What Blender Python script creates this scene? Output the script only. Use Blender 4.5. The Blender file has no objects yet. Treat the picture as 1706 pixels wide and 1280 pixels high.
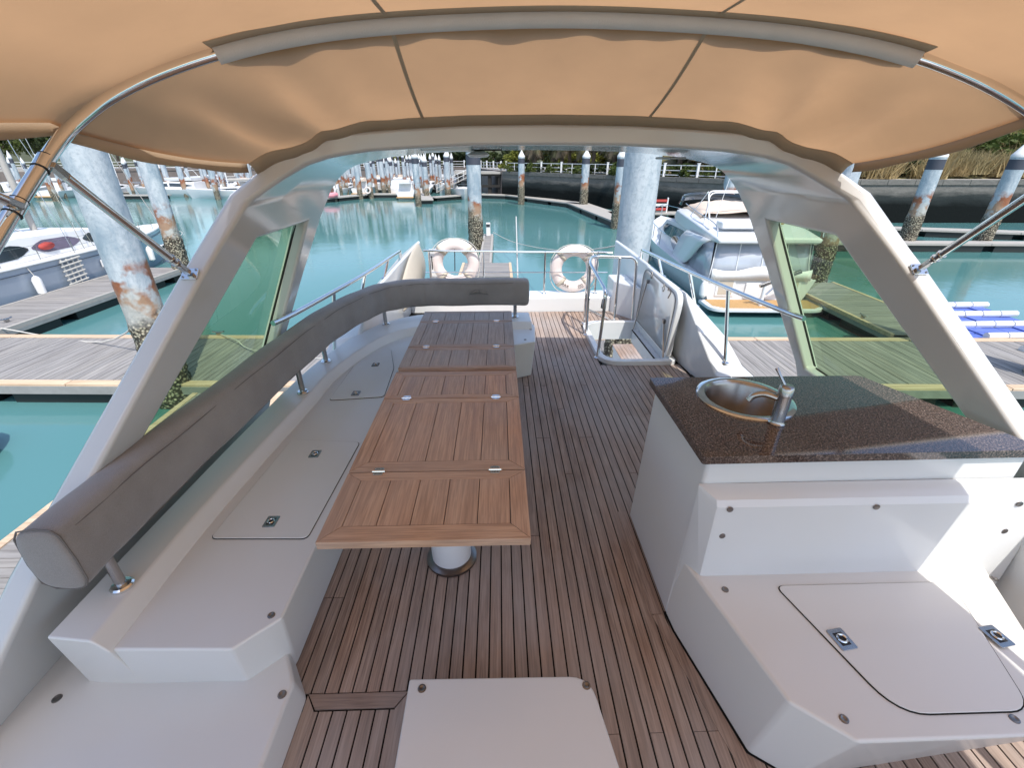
import bpy, bmesh, math, random
from mathutils import Vector, Matrix, noise
random.seed(7)
S = bpy.context.scene
COL = S.collection
R = math.radians
# ------------------------------------------------------------------ camera
F_PX, CX, CY = 743.0, 853.0, 640.0           # focal length and centre in pixels of the 1706x1280 photograph
PITCH = math.atan((640 - 262) / F_PX)
YAW = math.atan(23 * math.cos(PITCH) / F_PX)
CZ = 1.75
cam_d = bpy.data.cameras.new('camera'); cam = bpy.data.objects.new('camera', cam_d); COL.objects.link(cam)
cam.location = (0, 0, CZ); cam.rotation_euler = (math.pi / 2 - PITCH, 0, -YAW)
cam_d.sensor_width = 36; cam_d.lens = 36 * F_PX / 1706; cam_d.clip_start = .02; cam_d.clip_end = 2000
S.camera = cam
# ------------------------------------------------------------------ light
SUN_TRAVEL = Vector((-.24, .58, -1)).normalized()
w = bpy.data.worlds.new('World'); S.world = w; w.use_nodes = True
nt = w.node_tree; bg = nt.nodes['Background']; sky = nt.nodes.new('ShaderNodeTexSky')
sky.sky_type = 'NISHITA'; sky.sun_disc = False
sky.sun_elevation = math.asin(-SUN_TRAVEL.z); sky.sun_rotation = math.atan2(-SUN_TRAVEL.x, -SUN_TRAVEL.y)
sky.air_density = 1.0; sky.dust_density = 1.6; sky.ozone_density = 1.2
nt.links.new(sky.outputs[0], bg.inputs[0]); bg.inputs[1].default_value = .15
sd = bpy.data.lights.new('sun', 'SUN'); sun = bpy.data.objects.new('sun', sd); COL.objects.link(sun)
sd.energy = 2.5; sd.angle = R(.53); sd.color = (1, .95, .87)
sun.rotation_euler = SUN_TRAVEL.to_track_quat('-Z', 'Y').to_euler(); sun.location = (3, -6, 12)
S.view_settings.view_transform = 'Standard'; S.view_settings.look = 'None'
S.view_settings.exposure = 0.9; S.view_settings.gamma = 1
S.cycles.max_bounces = 10; S.cycles.diffuse_bounces = 6; S.cycles.transmission_bounces = 8; S.cycles.transparent_max_bounces = 12

# ------------------------------------------------------------------ pixels of the photograph to points in the place
def ray(px, py):
    a = px - CX; b = py - CY
    f = F_PX * math.cos(PITCH) - b * math.sin(PITCH); d = F_PX * math.sin(PITCH) + b * math.cos(PITCH)
    return a * math.cos(YAW) + f * math.sin(YAW), -a * math.sin(YAW) + f * math.cos(YAW), -d
def atz(px, py, z):
    x, y, d = ray(px, py); s = (z - CZ) / d
    return Vector((x * s, y * s, z))
def aty(px, py, Y):
    x, y, d = ray(px, py); s = Y / y
    return Vector((x * s, Y, CZ + d * s))
def atx(px, py, X):
    x, y, d = ray(px, py); s = X / x
    return Vector((X, y * s, CZ + d * s))

XC = .26            # centre line of the boat
DOCK = -2.7; WATER = -3.2

# ------------------------------------------------------------------ mesh helpers
class MB:
    def __init__(s): s.v = []; s.f = []
    def add(s, vs, fs):
        o = len(s.v); s.v += [Vector(q) for q in vs]; s.f += [tuple(i + o for i in f) for f in fs]; return s
    def box(s, lo, hi):
        x0, y0, z0 = lo; x1, y1, z1 = hi
        return s.add([(x0,y0,z0),(x1,y0,z0),(x1,y1,z0),(x0,y1,z0),(x0,y0,z1),(x1,y0,z1),(x1,y1,z1),(x0,y1,z1)],
                     [(3,2,1,0),(4,5,6,7),(0,1,5,4),(1,2,6,5),(2,3,7,6),(3,0,4,7)])
    def prism(s, poly, z0, z1, top=None):
        # polygon in xy, from z0 to z1; top = other polygon for the upper end
        n = len(poly); t = top or poly
        g = lambda q, z: (q[0], q[1], q[2] if len(q) > 2 else z)
        return s.add([g(q, z0) for q in poly] + [g(q, z1) for q in t],
                     [tuple(range(n - 1, -1, -1)), tuple(range(n, 2 * n))] + [(i, (i + 1) % n, n + (i + 1) % n, n + i) for i in range(n)])
    def prism_x(s, poly, x0, x1):
        n = len(poly)
        return s.add([(x0, q[0], q[1]) for q in poly] + [(x1, q[0], q[1]) for q in poly],
                     [tuple(range(n - 1, -1, -1)), tuple(range(n, 2 * n))] + [(i, (i + 1) % n, n + (i + 1) % n, n + i) for i in range(n)])
    def grid(s, rows, cap=False):
        m = len(rows[0]); o = len(s.v)
        vs = [q for r in rows for q in r]; fs = []
        for i in range(len(rows) - 1):
            for j in range(m - 1): fs.append((i*m+j, i*m+j+1, (i+1)*m+j+1, (i+1)*m+j))
        return s.add(vs, fs)
    def loft(s, rings, caps=True):
        # closed rings
        m = len(rings[0]); vs = [q for r in rings for q in r]; fs = []
        for i in range(len(rings) - 1):
            for j in range(m): fs.append((i*m+j, i*m+(j+1) % m, (i+1)*m+(j+1) % m, (i+1)*m+j))
        if caps: fs += [tuple(range(m - 1, -1, -1)), tuple((len(rings)-1)*m + j for j in range(m))]
        return s.add(vs, fs)
    def tube(s, path, r, n=10, caps=True, closed=False):
        P = [Vector(q) for q in path]; rr = r if isinstance(r, (list, tuple)) else [r] * len(P)
        rings = []; nrm = None
        for i, q in enumerate(P):
            if closed: t = P[(i + 1) % len(P)] - P[i - 1]
            else: t = P[min(i + 1, len(P) - 1)] - P[max(i - 1, 0)]
            t.normalize()
            if nrm is None:
                nrm = t.orthogonal().normalized()
            nrm = (nrm - t * nrm.dot(t)).normalized(); b = t.cross(nrm)
            rings.append([q + (nrm * math.cos(2*math.pi*k/n) + b * math.sin(2*math.pi*k/n)) * rr[i] for k in range(n)])
        if closed: rings.append(rings[0]); return s.loft(rings, False)
        return s.loft(rings, caps)
    def lathe(s, prof, c=(0, 0, 0), n=20, axis='z', caps=True):
        c = Vector(c); rings = []
        for r, h in prof:
            ring = []
            for k in range(n):
                a = 2 * math.pi * k / n; u, v = r * math.cos(a), r * math.sin(a)
                ring.append(c + Vector({'z': (u, v, h), 'y': (u, h, -v), 'x': (h, u, v)}[axis]))
            rings.append(ring)
        return s.loft(rings, caps)
    def bar(s, a, b, wd, ht, up=(0, 0, 1)):
        a = Vector(a); b = Vector(b); t = (b - a).normalized(); u = Vector(up)
        sd_ = t.cross(u).normalized(); u2 = sd_.cross(t)
        q = lambda p, i, j: p + sd_ * wd / 2 * i + u2 * ht / 2 * j
        return s.loft([[q(p, -1, -1), q(p, 1, -1), q(p, 1, 1), q(p, -1, 1)] for p in (a, b)])
    def mesh(s, name, smooth=35, merge=0):
        me = bpy.data.meshes.new(name); me.from_pydata([tuple(q) for q in s.v], [], s.f)
        bm = bmesh.new(); bm.from_mesh(me)
        if merge: bmesh.ops.remove_doubles(bm, verts=bm.verts, dist=merge)
        bmesh.ops.recalc_face_normals(bm, faces=bm.faces); bm.to_mesh(me); bm.free()
        if smooth:
            for p in me.polygons: p.use_smooth = True
            me.set_sharp_from_angle(angle=R(smooth))
        return me
    def build(s, name, mat, parent=None, bevel=0, seg=2, smooth=35, subsurf=0, merge=0, solid=0):
        return put(name, s.mesh(name, smooth, merge), mat, parent, bevel, seg, subsurf, solid)
def put(name, me, mat, parent=None, bevel=0, seg=2, subsurf=0, solid=0):
    o = bpy.data.objects.new(name, me); COL.objects.link(o)
    if mat is not None and not me.materials: me.materials.append(mat)
    if parent is not None: attach(o, parent)
    if solid:
        m = o.modifiers.new('solid', 'SOLIDIFY'); m.thickness = solid; m.offset = 0
    if subsurf:
        m = o.modifiers.new('sub', 'SUBSURF'); m.levels = subsurf; m.render_levels = subsurf
    if bevel:
        m = o.modifiers.new('bevel', 'BEVEL'); m.width = bevel; m.segments = seg; m.limit_method = 'ANGLE'; m.angle_limit = R(30); m.harden_normals = True
    return o
def world_of(o):
    m = Matrix.LocRotScale(o.location, o.rotation_euler, o.scale)
    return world_of(o.parent) @ o.matrix_parent_inverse @ m if o.parent else m
def attach(o, parent):
    o.parent = parent; o.matrix_parent_inverse = world_of(parent).inverted()
def child(o, parent):                       # parts modelled in the thing's own coordinates
    o.parent = parent; return o
def tag(o, label, cat, group=None, kind=None):
    if label: o['label'] = label
    if cat: o['category'] = cat
    if group: o['group'] = group
    if kind: o['kind'] = kind
    return o
def thing(name, label, cat, loc=(0, 0, 0), rz=0, group=None):
    o = bpy.data.objects.new(name, None); COL.objects.link(o); o.location = loc; o.rotation_euler = (0, 0, rz)
    o.empty_display_size = .2
    return tag(o, label, cat, group)
def dup(root, loc=None, rz=None, label=None, group=None, scale=None):
    r = root.copy(); COL.objects.link(r)
    if loc is not None: r.location = loc
    if rz is not None: r.rotation_euler = (r.rotation_euler[0], r.rotation_euler[1], rz)
    if scale is not None: r.scale = scale if hasattr(scale, '__len__') else (scale,) * 3
    if label: r['label'] = label
    if group: r['group'] = group
    for ch in list(root.children):
        c = ch.copy(); COL.objects.link(c); c.parent = r
        for g in list(ch.children):
            d = g.copy(); COL.objects.link(d); d.parent = c
    return r
def rounded(poly, r, n=5):
    out = []; m = len(poly)
    for i in range(m):
        p = Vector(poly[i][:2]); a = Vector(poly[i - 1][:2]); b = Vector(poly[(i + 1) % m][:2])
        rr = r[i] if isinstance(r, (list, tuple)) else r
        if rr <= 0: out.append((p.x, p.y)); continue
        u = (a - p).normalized(); v = (b - p).normalized()
        for k in range(n + 1):
            t = k / n
            q = (p + u * rr) * (1 - t) ** 2 + p * 2 * t * (1 - t) + (p + v * rr) * t * t
            out.append((q.x, q.y))
    return out
def smooth_path(pts, n=6):
    P = [Vector(q) for q in pts]; out = []
    for i in range(len(P) - 1):
        p0 = P[max(i - 1, 0)]; p1 = P[i]; p2 = P[i + 1]; p3 = P[min(i + 2, len(P) - 1)]
        for k in range(n):
            t = k / n
            out.append(.5 * ((2 * p1) + (p2 - p0) * t + (2*p0 - 5*p1 + 4*p2 - p3) * t*t + (3*p1 - p0 - 3*p2 + p3) * t**3))
    return out + [P[-1]]
def arc_corner(path, r, n=6):
    P = [Vector(q) for q in path]; out = [P[0]]
    for i in range(1, len(P) - 1):
        u = (P[i-1] - P[i]); v = (P[i+1] - P[i]); rr = min(r, u.length * .49, v.length * .49); u.normalize(); v.normalize()
        for k in range(n + 1):
            t = k / n; out.append((P[i] + u * rr) * (1-t)**2 + P[i] * 2*t*(1-t) + (P[i] + v * rr) * t*t)
    return out + [P[-1]]

# ------------------------------------------------------------------ materials
class NT:
    def __init__(s, name):
        s.m = bpy.data.materials.new(name); s.m.use_nodes = True; s.t = s.m.node_tree
        s.b = s.t.nodes['Principled BSDF']; s.out = s.t.nodes['Material Output']
        s._pos = None
    def n(s, typ, **kw):
        q = s.t.nodes.new('ShaderNode' + typ)
        for k, v in kw.items(): setattr(q, k, v)
        return q
    def l(s, a, b): s.t.links.new(a, b)
    def pos(s, scale=(1, 1, 1), kind='World', rot=(0, 0, 0), rnd=0):
        if kind == 'World': src = s.n('NewGeometry').outputs['Position']
        else: src = s.n('TexCoord').outputs[kind]
        if rnd:
            oi = s.n('ObjectInfo'); ml = s.n('Math', operation='MULTIPLY'); s.l(oi.outputs['Random'], ml.inputs[0]); ml.inputs[1].default_value = rnd
            ad = s.n('VectorMath', operation='ADD'); s.l(src, ad.inputs[0]); s.l(ml.outputs[0], ad.inputs[1]); src = ad.outputs[0]
        mp = s.n('Mapping'); mp.inputs['Scale'].default_value = scale; mp.inputs['Rotation'].default_value = rot
        s.l(src, mp.inputs[0]); return mp.outputs[0]
    def noise(s, vec, scale=5, detail=4, rough=.55, dist=0):
        q = s.n('TexNoise'); q.inputs['Scale'].default_value = scale; q.inputs['Detail'].default_value = detail
        q.inputs['Roughness'].default_value = rough; q.inputs['Distortion'].default_value = dist; s.l(vec, q.inputs['Vector']); return q.outputs['Fac']
    def voro(s, vec, scale=5, feature='F1'):
        q = s.n('TexVoronoi', feature=feature); q.inputs['Scale'].default_value = scale; s.l(vec, q.inputs['Vector']); return q.outputs['Distance']
    def ramp(s, fac, stops, interp='LINEAR'):
        q = s.n('ValToRGB'); q.color_ramp.interpolation = interp; e = q.color_ramp.elements
        while len(e) < len(stops): e.new(.5)
        for el, (p, c) in zip(e, stops):
            el.position = p; el.color = (*c, 1) if hasattr(c, '__len__') else (c, c, c, 1)
        s.l(fac, q.inputs[0]); return q.outputs[0]
    def mix(s, fac, a, b, blend='MIX'):
        q = s.n('Mix', data_type='RGBA', blend_type=blend)
        for sock, v in ((q.inputs['Factor'], fac), (q.inputs[6], a), (q.inputs[7], b)):
            if hasattr(v, 'links'): s.l(v, sock)
            elif hasattr(v, '__len__'): sock.default_value = (*v, 1)
            else: sock.default_value = v
        return q.outputs[2]
    def math(s, op, a, b=None):
        q = s.n('Math', operation=op)
        for sock, v in zip(q.inputs, (a, b)):
            if v is None: continue
            if hasattr(v, 'links'): s.l(v, sock)
            else: sock.default_value = v
        return q.outputs[0]
    def maprange(s, v, a, b, c=0, d=1):
        q = s.n('MapRange'); s.l(v, q.inputs[0])
        for i, x in enumerate((a, b, c, d)): q.inputs[i + 1].default_value = x
        return q.outputs[0]
    def sepz(s, vec, ax=2):
        q = s.n('SeparateXYZ'); s.l(vec, q.inputs[0]); return q.outputs[ax]
    def bump(s, h, strength=.3, dist=.01):
        q = s.n('Bump'); q.inputs['Strength'].default_value = strength; q.inputs['Distance'].default_value = dist
        s.l(h, q.inputs['Height']); s.l(q.outputs[0], s.b.inputs['Normal'])
    def set(s, **kw):
        for k, v in kw.items():
            sock = s.b.inputs[k.replace('_', ' ')]
            if hasattr(v, 'links'): s.l(v, sock)
            elif hasattr(v, '__len__') and len(v) == 3: sock.default_value = (*v, 1)
            else: sock.default_value = v
        return s
def plain(name, col, rough=.5, metal=0, var=.12, scale=6, bump=0, bscale=60, coat=0, spec=.5):
    t = NT(name); p = t.pos()
    c2 = tuple(x * (1 - var) for x in col)
    t.set(Base_Color=t.mix(t.noise(p, scale, 5), c2, col), Roughness=rough, Metallic=metal, Coat_Weight=coat, Specular_IOR_Level=spec)
    if bump: t.bump(t.noise(p, bscale, 3), bump, .004)
    return t.m
MAT = {}
def gelcoat(name, col, rough=.22):
    t = NT(name); p = t.pos()
    stain = t.ramp(t.noise(p, 2.0, 3, .5), [(.35, 0), (.75, 1)])
    c = t.mix(stain, col, tuple(a * b for a, b in zip(col, (.975, .965, .94))))
    t.set(Base_Color=c, Roughness=t.maprange(t.noise(p, 3, 2), .3, .7, rough - .01, rough + .03), Coat_Weight=.25, Coat_Roughness=.08)
    t.bump(t.noise(p, 1.6, 1), .05, .02)
    return t.m
MAT['gel'] = gelcoat('gelcoat', (.68, .70, .715))
MAT['gel_satin'] = gelcoat('gelcoat_satin', (.675, .672, .655), .36)
MAT['gel_gloss'] = gelcoat('gelcoat_gloss', (.56, .565, .56), .12)
MAT['white'] = plain('white_paint', (.72, .72, .72), .35, var=.06)
MAT['black'] = plain('black_rubber', (.015, .015, .016), .6)
MAT['gap'] = plain('dark_joint', (.012, .011, .010), .8, spec=.2)
MAT['chrome'] = plain('polished_steel', (.78, .78, .77), .10, 1, .06)
MAT['steel'] = plain('brushed_steel', (.46, .45, .44), .22, 1, .15, 20)
MAT['sinksteel'] = plain('sink_steel', (.36, .34, .32), .25, 1, .1, 20)
MAT['dark_steel'] = plain('tarnished_steel', (.28, .26, .25), .3, 1, .3, 30)
def teak(name, a, b, c, axis=1, grey=.0, rough=.62, gs=1.0, objrand=True):
    t = NT(name); sc = [38, 38, 38]; sc[axis] = 1.6
    p = t.pos(tuple(sc), rnd=31); fine = t.noise(p, 1.0 * gs, 6, .62, .5)
    sc2 = [160, 160, 160]; sc2[axis] = 6; fib = t.noise(t.pos(tuple(sc2), rnd=13), 1, 3, .6)
    col = t.ramp(fine, [(.28, a), (.52, b), (.74, c)])
    col = t.mix(t.ramp(fib, [(.42, 0), (.62, .55)]), col, tuple(x * .62 for x in a))
    if objrand:
        rn = t.n('ObjectInfo').outputs['Random']
        col = t.mix(.75, col, t.ramp(rn, [(0, (.80, .78, .77)), (.25, (1.04, .97, .90)), (.5, (.92, .91, .91)), (.75, (1.12, 1.0, .90)), (1, (.86, .86, .88))]), 'MULTIPLY')
    if grey:
        patch = t.ramp(t.noise(t.pos((1.1, .7, 1)), 1.6, 4), [(.38, 0), (.62, grey)])
        col = t.mix(patch, col, (.42, .39, .375))
    t.set(Base_Color=col, Roughness=t.maprange(fine, .3, .7, rough - .08, rough + .1), Specular_IOR_Level=.3)
    t.bump(t.mix(.5, fine, fib), .22, .003)
    return t.m
MAT['teak_deck'] = teak('weathered_teak', (.24, .165, .125), (.37, .275, .22), (.48, .385, .325), 1, .5)
MAT['teak_deck_x'] = teak('weathered_teak_cross', (.20, .135, .105), (.32, .235, .19), (.43, .34, .29), 0, .4)
MAT['teak_y'] = teak('oiled_teak', (.36, .21, .13), (.50, .32, .21), (.60, .41, .28), 1, .3, .42)
MAT['teak_y2'] = teak('greyed_teak', (.28, .20, .155), (.40, .31, .26), (.48, .40, .355), 1, .5, .5)
MAT['teak_x2'] = teak('greyed_teak_cross', (.33, .21, .15), (.45, .31, .23), (.52, .39, .31), 0, .35, .5)
MAT['teak_x'] = teak('oiled_teak_cross', (.38, .225, .14), (.52, .335, .22), (.60, .42, .29), 0, .25, .42)
def dockwood(name, axis, a=(.17, .16, .155), b=(.27, .26, .25), c=(.36, .345, .335)):
    t = NT(name); sc = [9, 9, 9]; sc[axis] = .5
    f = t.noise(t.pos(tuple(sc), rnd=20), 1.4, 6, .65); col = t.ramp(f, [(.3, a), (.5, b), (.72, c)])
    rn = t.n('ObjectInfo').outputs['Random']
    col = t.mix(.6, col, t.ramp(rn, [(0, (.72, .72, .73)), (.4, (1, .98, .96)), (.7, (.85, .84, .85)), (1, (1.12, 1.08, 1.02))]), 'MULTIPLY')
    t.set(Base_Color=col, Roughness=.8, Specular_IOR_Level=.2); t.bump(f, .3, .006); return t.m
MAT['dock_y'] = dockwood('grey_dock_board', 1)
MAT['dock_x'] = dockwood('grey_dock_board_cross', 0)
MAT['timber'] = dockwood('pale_timber_edge', 0, (.42, .31, .21), (.58, .44, .31), (.68, .54, .40))
MAT['concrete'] = plain('dock_concrete', (.32, .32, .31), .85, var=.4, scale=4, bump=.4)
MAT['float'] = plain('black_float', (.012, .014, .014), .5)
# fabric of the canopy: lets sunlight through
t = NT('tan_canvas'); p = t.pos()
cc = t.mix(t.ramp(t.noise(p, 2.4, 5), [(.35, 0), (.7, 1)]), (.56, .33, .175), (.49, .29, .155))
t.set(Base_Color=cc, Roughness=.85, Specular_IOR_Level=.1)
wv = t.n('TexBrick'); wv.inputs['Scale'].default_value = 260; t.l(p, wv.inputs['Vector'])
t.bump(t.math('ADD', t.noise(p, 6, 3), t.math('MULTIPLY', wv.outputs['Fac'], .1)), .25, .02)
tr = t.n('BsdfTranslucent'); t.l(cc, tr.inputs['Color']); mx = t.n('MixShader'); mx.inputs[0].default_value = .5
t.l(t.b.outputs[0], mx.inputs[1]); t.l(tr.outputs[0], mx.inputs[2]); t.l(mx.outputs[0], t.out.inputs['Surface'])
MAT['canvas'] = t.m
MAT['canvas_trim'] = plain('canvas_binding', (.45, .33, .22), .85, bump=.2, bscale=300)
MAT['webbing'] = plain('grey_webbing', (.66, .63, .59), .75, var=.2, bump=.3, bscale=200)
MAT['webbing_dark'] = plain('grey_webbing_flap', (.46, .42, .34), .8, var=.15, bump=.3, bscale=200)
# grey woven upholstery
t = NT('grey_upholstery'); p = t.pos()
wv = t.n('TexWave', wave_type='BANDS', bands_direction='DIAGONAL'); wv.inputs['Scale'].default_value = 150; wv.inputs['Distortion'].default_value = 1.5; t.l(p, wv.inputs['Vector'])
n1 = t.noise(p, 420, 2); n2 = t.noise(p, 4, 5)
cc = t.mix(n1, (.165, .152, .143), (.33, .305, .29)); cc = t.mix(t.ramp(n2, [(.4, 0), (.7, .5)]), cc, (.35, .325, .305))
t.set(Base_Color=cc, Roughness=.9, Sheen_Weight=.25, Specular_IOR_Level=.15); t.bump(t.math('ADD', n1, wv.outputs['Fac']), .35, .0015)
MAT['uphol'] = t.m
MAT['emblem'] = plain('embroidery', (.20, .182, .165), .9)
MAT['uphol_seam'] = plain('upholstery_piping', (.15, .137, .128), .9)
MAT['beige'] = plain('beige_vinyl', (.50, .45, .37), .6, var=.1)
# granite
t = NT('brown_granite'); p = t.pos()
g1 = t.noise(p, 150, 4, .75); g2 = t.voro(p, 260)
cc = t.ramp(g1, [(.38, (.010, .008, .008)), (.46, (.045, .032, .028)), (.54, (.105, .075, .064)), (.64, (.25, .20, .175))])
cc = t.mix(t.ramp(g2, [(.12, 1), (.3, 0)]), cc, (.17, .13, .115))
t.set(Base_Color=cc, Roughness=.06, Coat_Weight=.4, Coat_Roughness=.03); MAT['granite'] = t.m
# green tinted glass
t = NT('green_tinted_glass')
t.set(Base_Color=(.60, .83, .60), Roughness=.0, Transmission_Weight=1, IOR=1.45)
sh = t.n('BsdfTransparent'); sh.inputs[0].default_value = (.47, .61, .40, 1)
gl = t.n('BsdfGlossy'); gl.inputs['Roughness'].default_value = .01
lw = t.n('LayerWeight'); lw.inputs[0].default_value = .5
mx = t.n('MixShader'); t.l(t.math('ADD', t.math('MULTIPLY', t.math('POWER', lw.outputs['Facing'], 4.0), .75), .035), mx.inputs[0]); t.l(sh.outputs[0], mx.inputs[1]); t.l(gl.outputs[0], mx.inputs[2]); t.l(mx.outputs[0], t.out.inputs['Surface'])
MAT['glass'] = t.m
MAT['darkglass'] = plain('dark_window', (.03, .04, .05), .06, var=.3, coat=.5)
MAT['blueglass'] = plain('blue_window', (.06, .11, .15), .06, var=.4, coat=.5)
MAT['clearvinyl'] = plain('clear_vinyl_curtain', (.42, .46, .52), .12, var=.25, scale=3, coat=.6)
MAT['purpleglass'] = plain('lilac_window', (.22, .19, .27), .1, var=.5, scale=2, coat=.4)
MAT['red'] = plain('red_life_jacket', (.45, .06, .05), .7)
MAT['pink'] = plain('pink_inflatable', (.75, .28, .32), .4)
MAT['rope'] = plain('white_rope', (.62, .60, .55), .9, var=.3, scale=80, bump=.5, bscale=200)
MAT['ring'] = plain('faded_life_ring', (.80, .70, .66), .6, var=.16, scale=8)
MAT['mark'] = plain('black_marking', (.10, .09, .09), .7)
MAT['darkwood'] = plain('black_trestle', (.02, .018, .016), .85, var=.4)
MAT['blueplastic'] = plain('blue_plastic', (.10, .16, .52), .45, var=.25, scale=2)
MAT['hullgrey'] = plain('blue_grey_hull', (.36, .42, .50), .18, var=.08, coat=.5)
MAT['hullwhite'] = plain('white_hull', (.66, .67, .68), .35, var=.06, coat=.15)
MAT['tanteak'] = plain('new_teak', (.50, .30, .12), .6, var=.25, scale=12)
MAT['cream'] = plain('cream_cover', (.66, .54, .44), .8, var=.15)
MAT['sail'] = plain('grey_sail_cover', (.42, .40, .37), .85, var=.25, scale=4)
# water
t = NT('harbour_water'); p = t.pos((1, 1, .3))
wn = t.noise(p, .45, 4, .55); wn2 = t.noise(p, 2.6, 3, .5)
big = t.noise(t.pos((.05, .05, .05)), 1, 3)
t.set(Base_Color=t.mix(t.ramp(big, [(.35, 0), (.65, 1)]), (.062, .18, .168), (.088, .215, .228)), Roughness=.10, IOR=1.33, Specular_IOR_Level=.5)
t.bump(t.math('ADD', wn, t.math('MULTIPLY', wn2, .35)), .10, .10)
MAT['water'] = t.m
# piles: painted steel, rust at the splash line, growth below the tide mark
def pilemat(name, dz=0):
    t = NT(name); p = t.pos(); z = t.math('ADD', t.sepz(p), dz)
    nz = t.noise(p, 1.6, 5, .6); zz = t.math('ADD', z, t.math('MULTIPLY', t.math('SUBTRACT', nz, .5), 1.5))
    scr = t.ramp(t.noise(t.pos((1.2, 1.2, .5), rnd=9), 2.2, 6, .7, .6), [(.38, 0), (.6, 1)])
    paint = t.mix(scr, (.25, .315, .365), (.46, .50, .525))
    fine = t.noise(p, 14, 5, .7); paint = t.mix(t.ramp(fine, [(.5, 0), (.7, .6)]), paint, (.20, .25, .29))
    rust = t.mix(t.noise(p, 16, 5), (.13, .035, .015), (.36, .14, .06))
    rz = t.maprange(zz, -.25, .05, 1, 0); rn = t.ramp(t.noise(t.pos(rnd=17), 1.1, 4, .6), [(.44, 0), (.50, 1)])
    c = t.mix(t.math('MULTIPLY', rz, rn), paint, rust)
    c = t.mix(t.math('MULTIPLY', t.maprange(zz, -.9, -.5, 1, 0), .45), c, (.40, .34, .24))
    barn = t.mix(t.ramp(t.voro(p, 15), [(.15, 1), (.55, 0)]), (.05, .042, .03), (.46, .42, .31))
    bz = t.maprange(zz, -1.45, -1.05, 1, 0); c = t.mix(bz, c, barn)
    t.set(Base_Color=c, Roughness=t.maprange(bz, 0, 1, .45, .9)); hb = t.mix(bz, t.math('MULTIPLY', fine, .25), t.voro(p, 13))
    t.bump(hb, .7, .05); return t.m
MAT['pile'] = pilemat('painted_pile')
MAT['pile_far'] = pilemat('painted_pile_clean', .75)
MAT['pilecap'] = plain('white_cone', (.66, .66, .65), .4)
MAT['pileband'] = plain('navy_band', (.05, .055, .075), .6)
# quay
t = NT('quay_stone'); p = t.pos(); z = t.sepz(p); nz = t.noise(t.pos((.25, .25, 1.2)), 1.5, 5, .65)
zz = t.math('ADD', z, t.math('MULTIPLY', t.math('SUBTRACT', nz, .5), 1.1))
st = t.mix(t.noise(t.pos((.6, .6, 2.2)), 2.5, 6, .75), (.055, .055, .052), (.24, .23, .21))
c = t.mix(t.maprange(zz, -1.2, -.7, 1, 0), st, (.028, .034, .034)); c = t.mix(t.maprange(zz, -1.9, -1.3, 1, 0), c, (.006, .008, .008))
t.set(Base_Color=c, Roughness=.9, Specular_IOR_Level=.1); t.bump(t.noise(p, 4, 5), .5, .06); MAT['quay'] = t.m
MAT['quaybrown'] = plain('brown_quay_wall', (.20, .165, .15), .9, var=.45, scale=1.2)
MAT['pave'] = plain('quay_paving', (.38, .36, .33), .9, var=.2)
t = NT('dry_hillside'); p = t.pos(); n = t.noise(p, .5, 6, .65)
t.set(Base_Color=t.ramp(n, [(.3, (.06, .07, .02)), (.45, (.13, .12, .05)), (.6, (.24, .19, .10)), (.75, (.30, .24, .14))]), Roughness=.95); t.bump(t.noise(p, 3, 5), .8, .2)
MAT['hill'] = t.m
MAT['bank'] = plain('leafy_bank', (.085, .095, .045), .95, var=.6, scale=.8)
def leafmat(name, a, b, tr_=.25):
    t = NT(name); rn = t.n('ObjectInfo').outputs['Random']
    c = t.mix(t.noise(t.pos(), 1.1, 4), a, b); c = t.mix(.5, c, t.ramp(rn, [(0, (.75, .8, .7)), (1, (1.25, 1.15, 1.0))]), 'MULTIPLY')
    t.set(Base_Color=c, Roughness=.65, Specular_IOR_Level=.25)
    tl = t.n('BsdfTranslucent'); t.l(c, tl.inputs[0]); mx = t.n('MixShader'); mx.inputs[0].default_value = tr_
    t.l(t.b.outputs[0], mx.inputs[1]); t.l(tl.outputs[0], mx.inputs[2]); t.l(mx.outputs[0], t.out.inputs['Surface']); return t.m
MAT['leaf'] = leafmat('green_foliage', (.035, .060, .016), (.11, .14, .035))
MAT['leaf_y'] = leafmat('yellow_green_foliage', (.10, .115, .02), (.24, .25, .05))
MAT['leaf_d'] = leafmat('dark_foliage', (.016, .028, .012), (.05, .07, .025))
MAT['dry'] = leafmat('dry_grass', (.26, .20, .10), (.46, .37, .21))
MAT['frond'] = leafmat('palm_frond', (.05, .065, .03), (.15, .15, .075))
MAT['deadfrond'] = leafmat('dead_palm_frond', (.16, .12, .085), (.30, .25, .19))
MAT['bark'] = plain('bark', (.12, .09, .065), .9, var=.4, scale=10, bump=.5)
# ================================================================== the deck underfoot
HX0, HX1, HY0, HY1 = .97, 1.64, 3.83, 4.93          # stair opening
sub = MB()
for a, b in (((-1.6, -1.2, -.09), (HX0, 5.5, -.007)), ((HX1, -1.2, -.09), (2.02, 3.6, -.007)), ((HX1, 3.6, -.09), (1.72, 5.5, -.007)),
             ((HX0, -1.2, -.09), (HX1, HY0, -.007)), ((HX0, HY1, -.09), (HX1, 5.5, -.007))): sub.box(a, b)
deck = sub.build('deck', MAT['gap'], smooth=0); tag(deck, 'weathered teak deck of the flybridge with dark caulking between its planks', None, kind='structure')
plank_mesh = {}
def plank(x, y0, y1, wd=.0438):
    key = (round(y1 - y0, 2), wd)
    if key not in plank_mesh:
        L = y1 - y0; plank_mesh[key] = MB().box((-wd/2, 0, -.006), (wd/2, L, 0)).mesh('plank', 0)
    o = put('plank', plank_mesh[key], MAT['teak_deck'], deck); o.location = (x, y0, 0)
PITCH_P = .05
def over(x): return HX0 - .03 < x < HX1 + .03
k = 0; x = -.785
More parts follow.
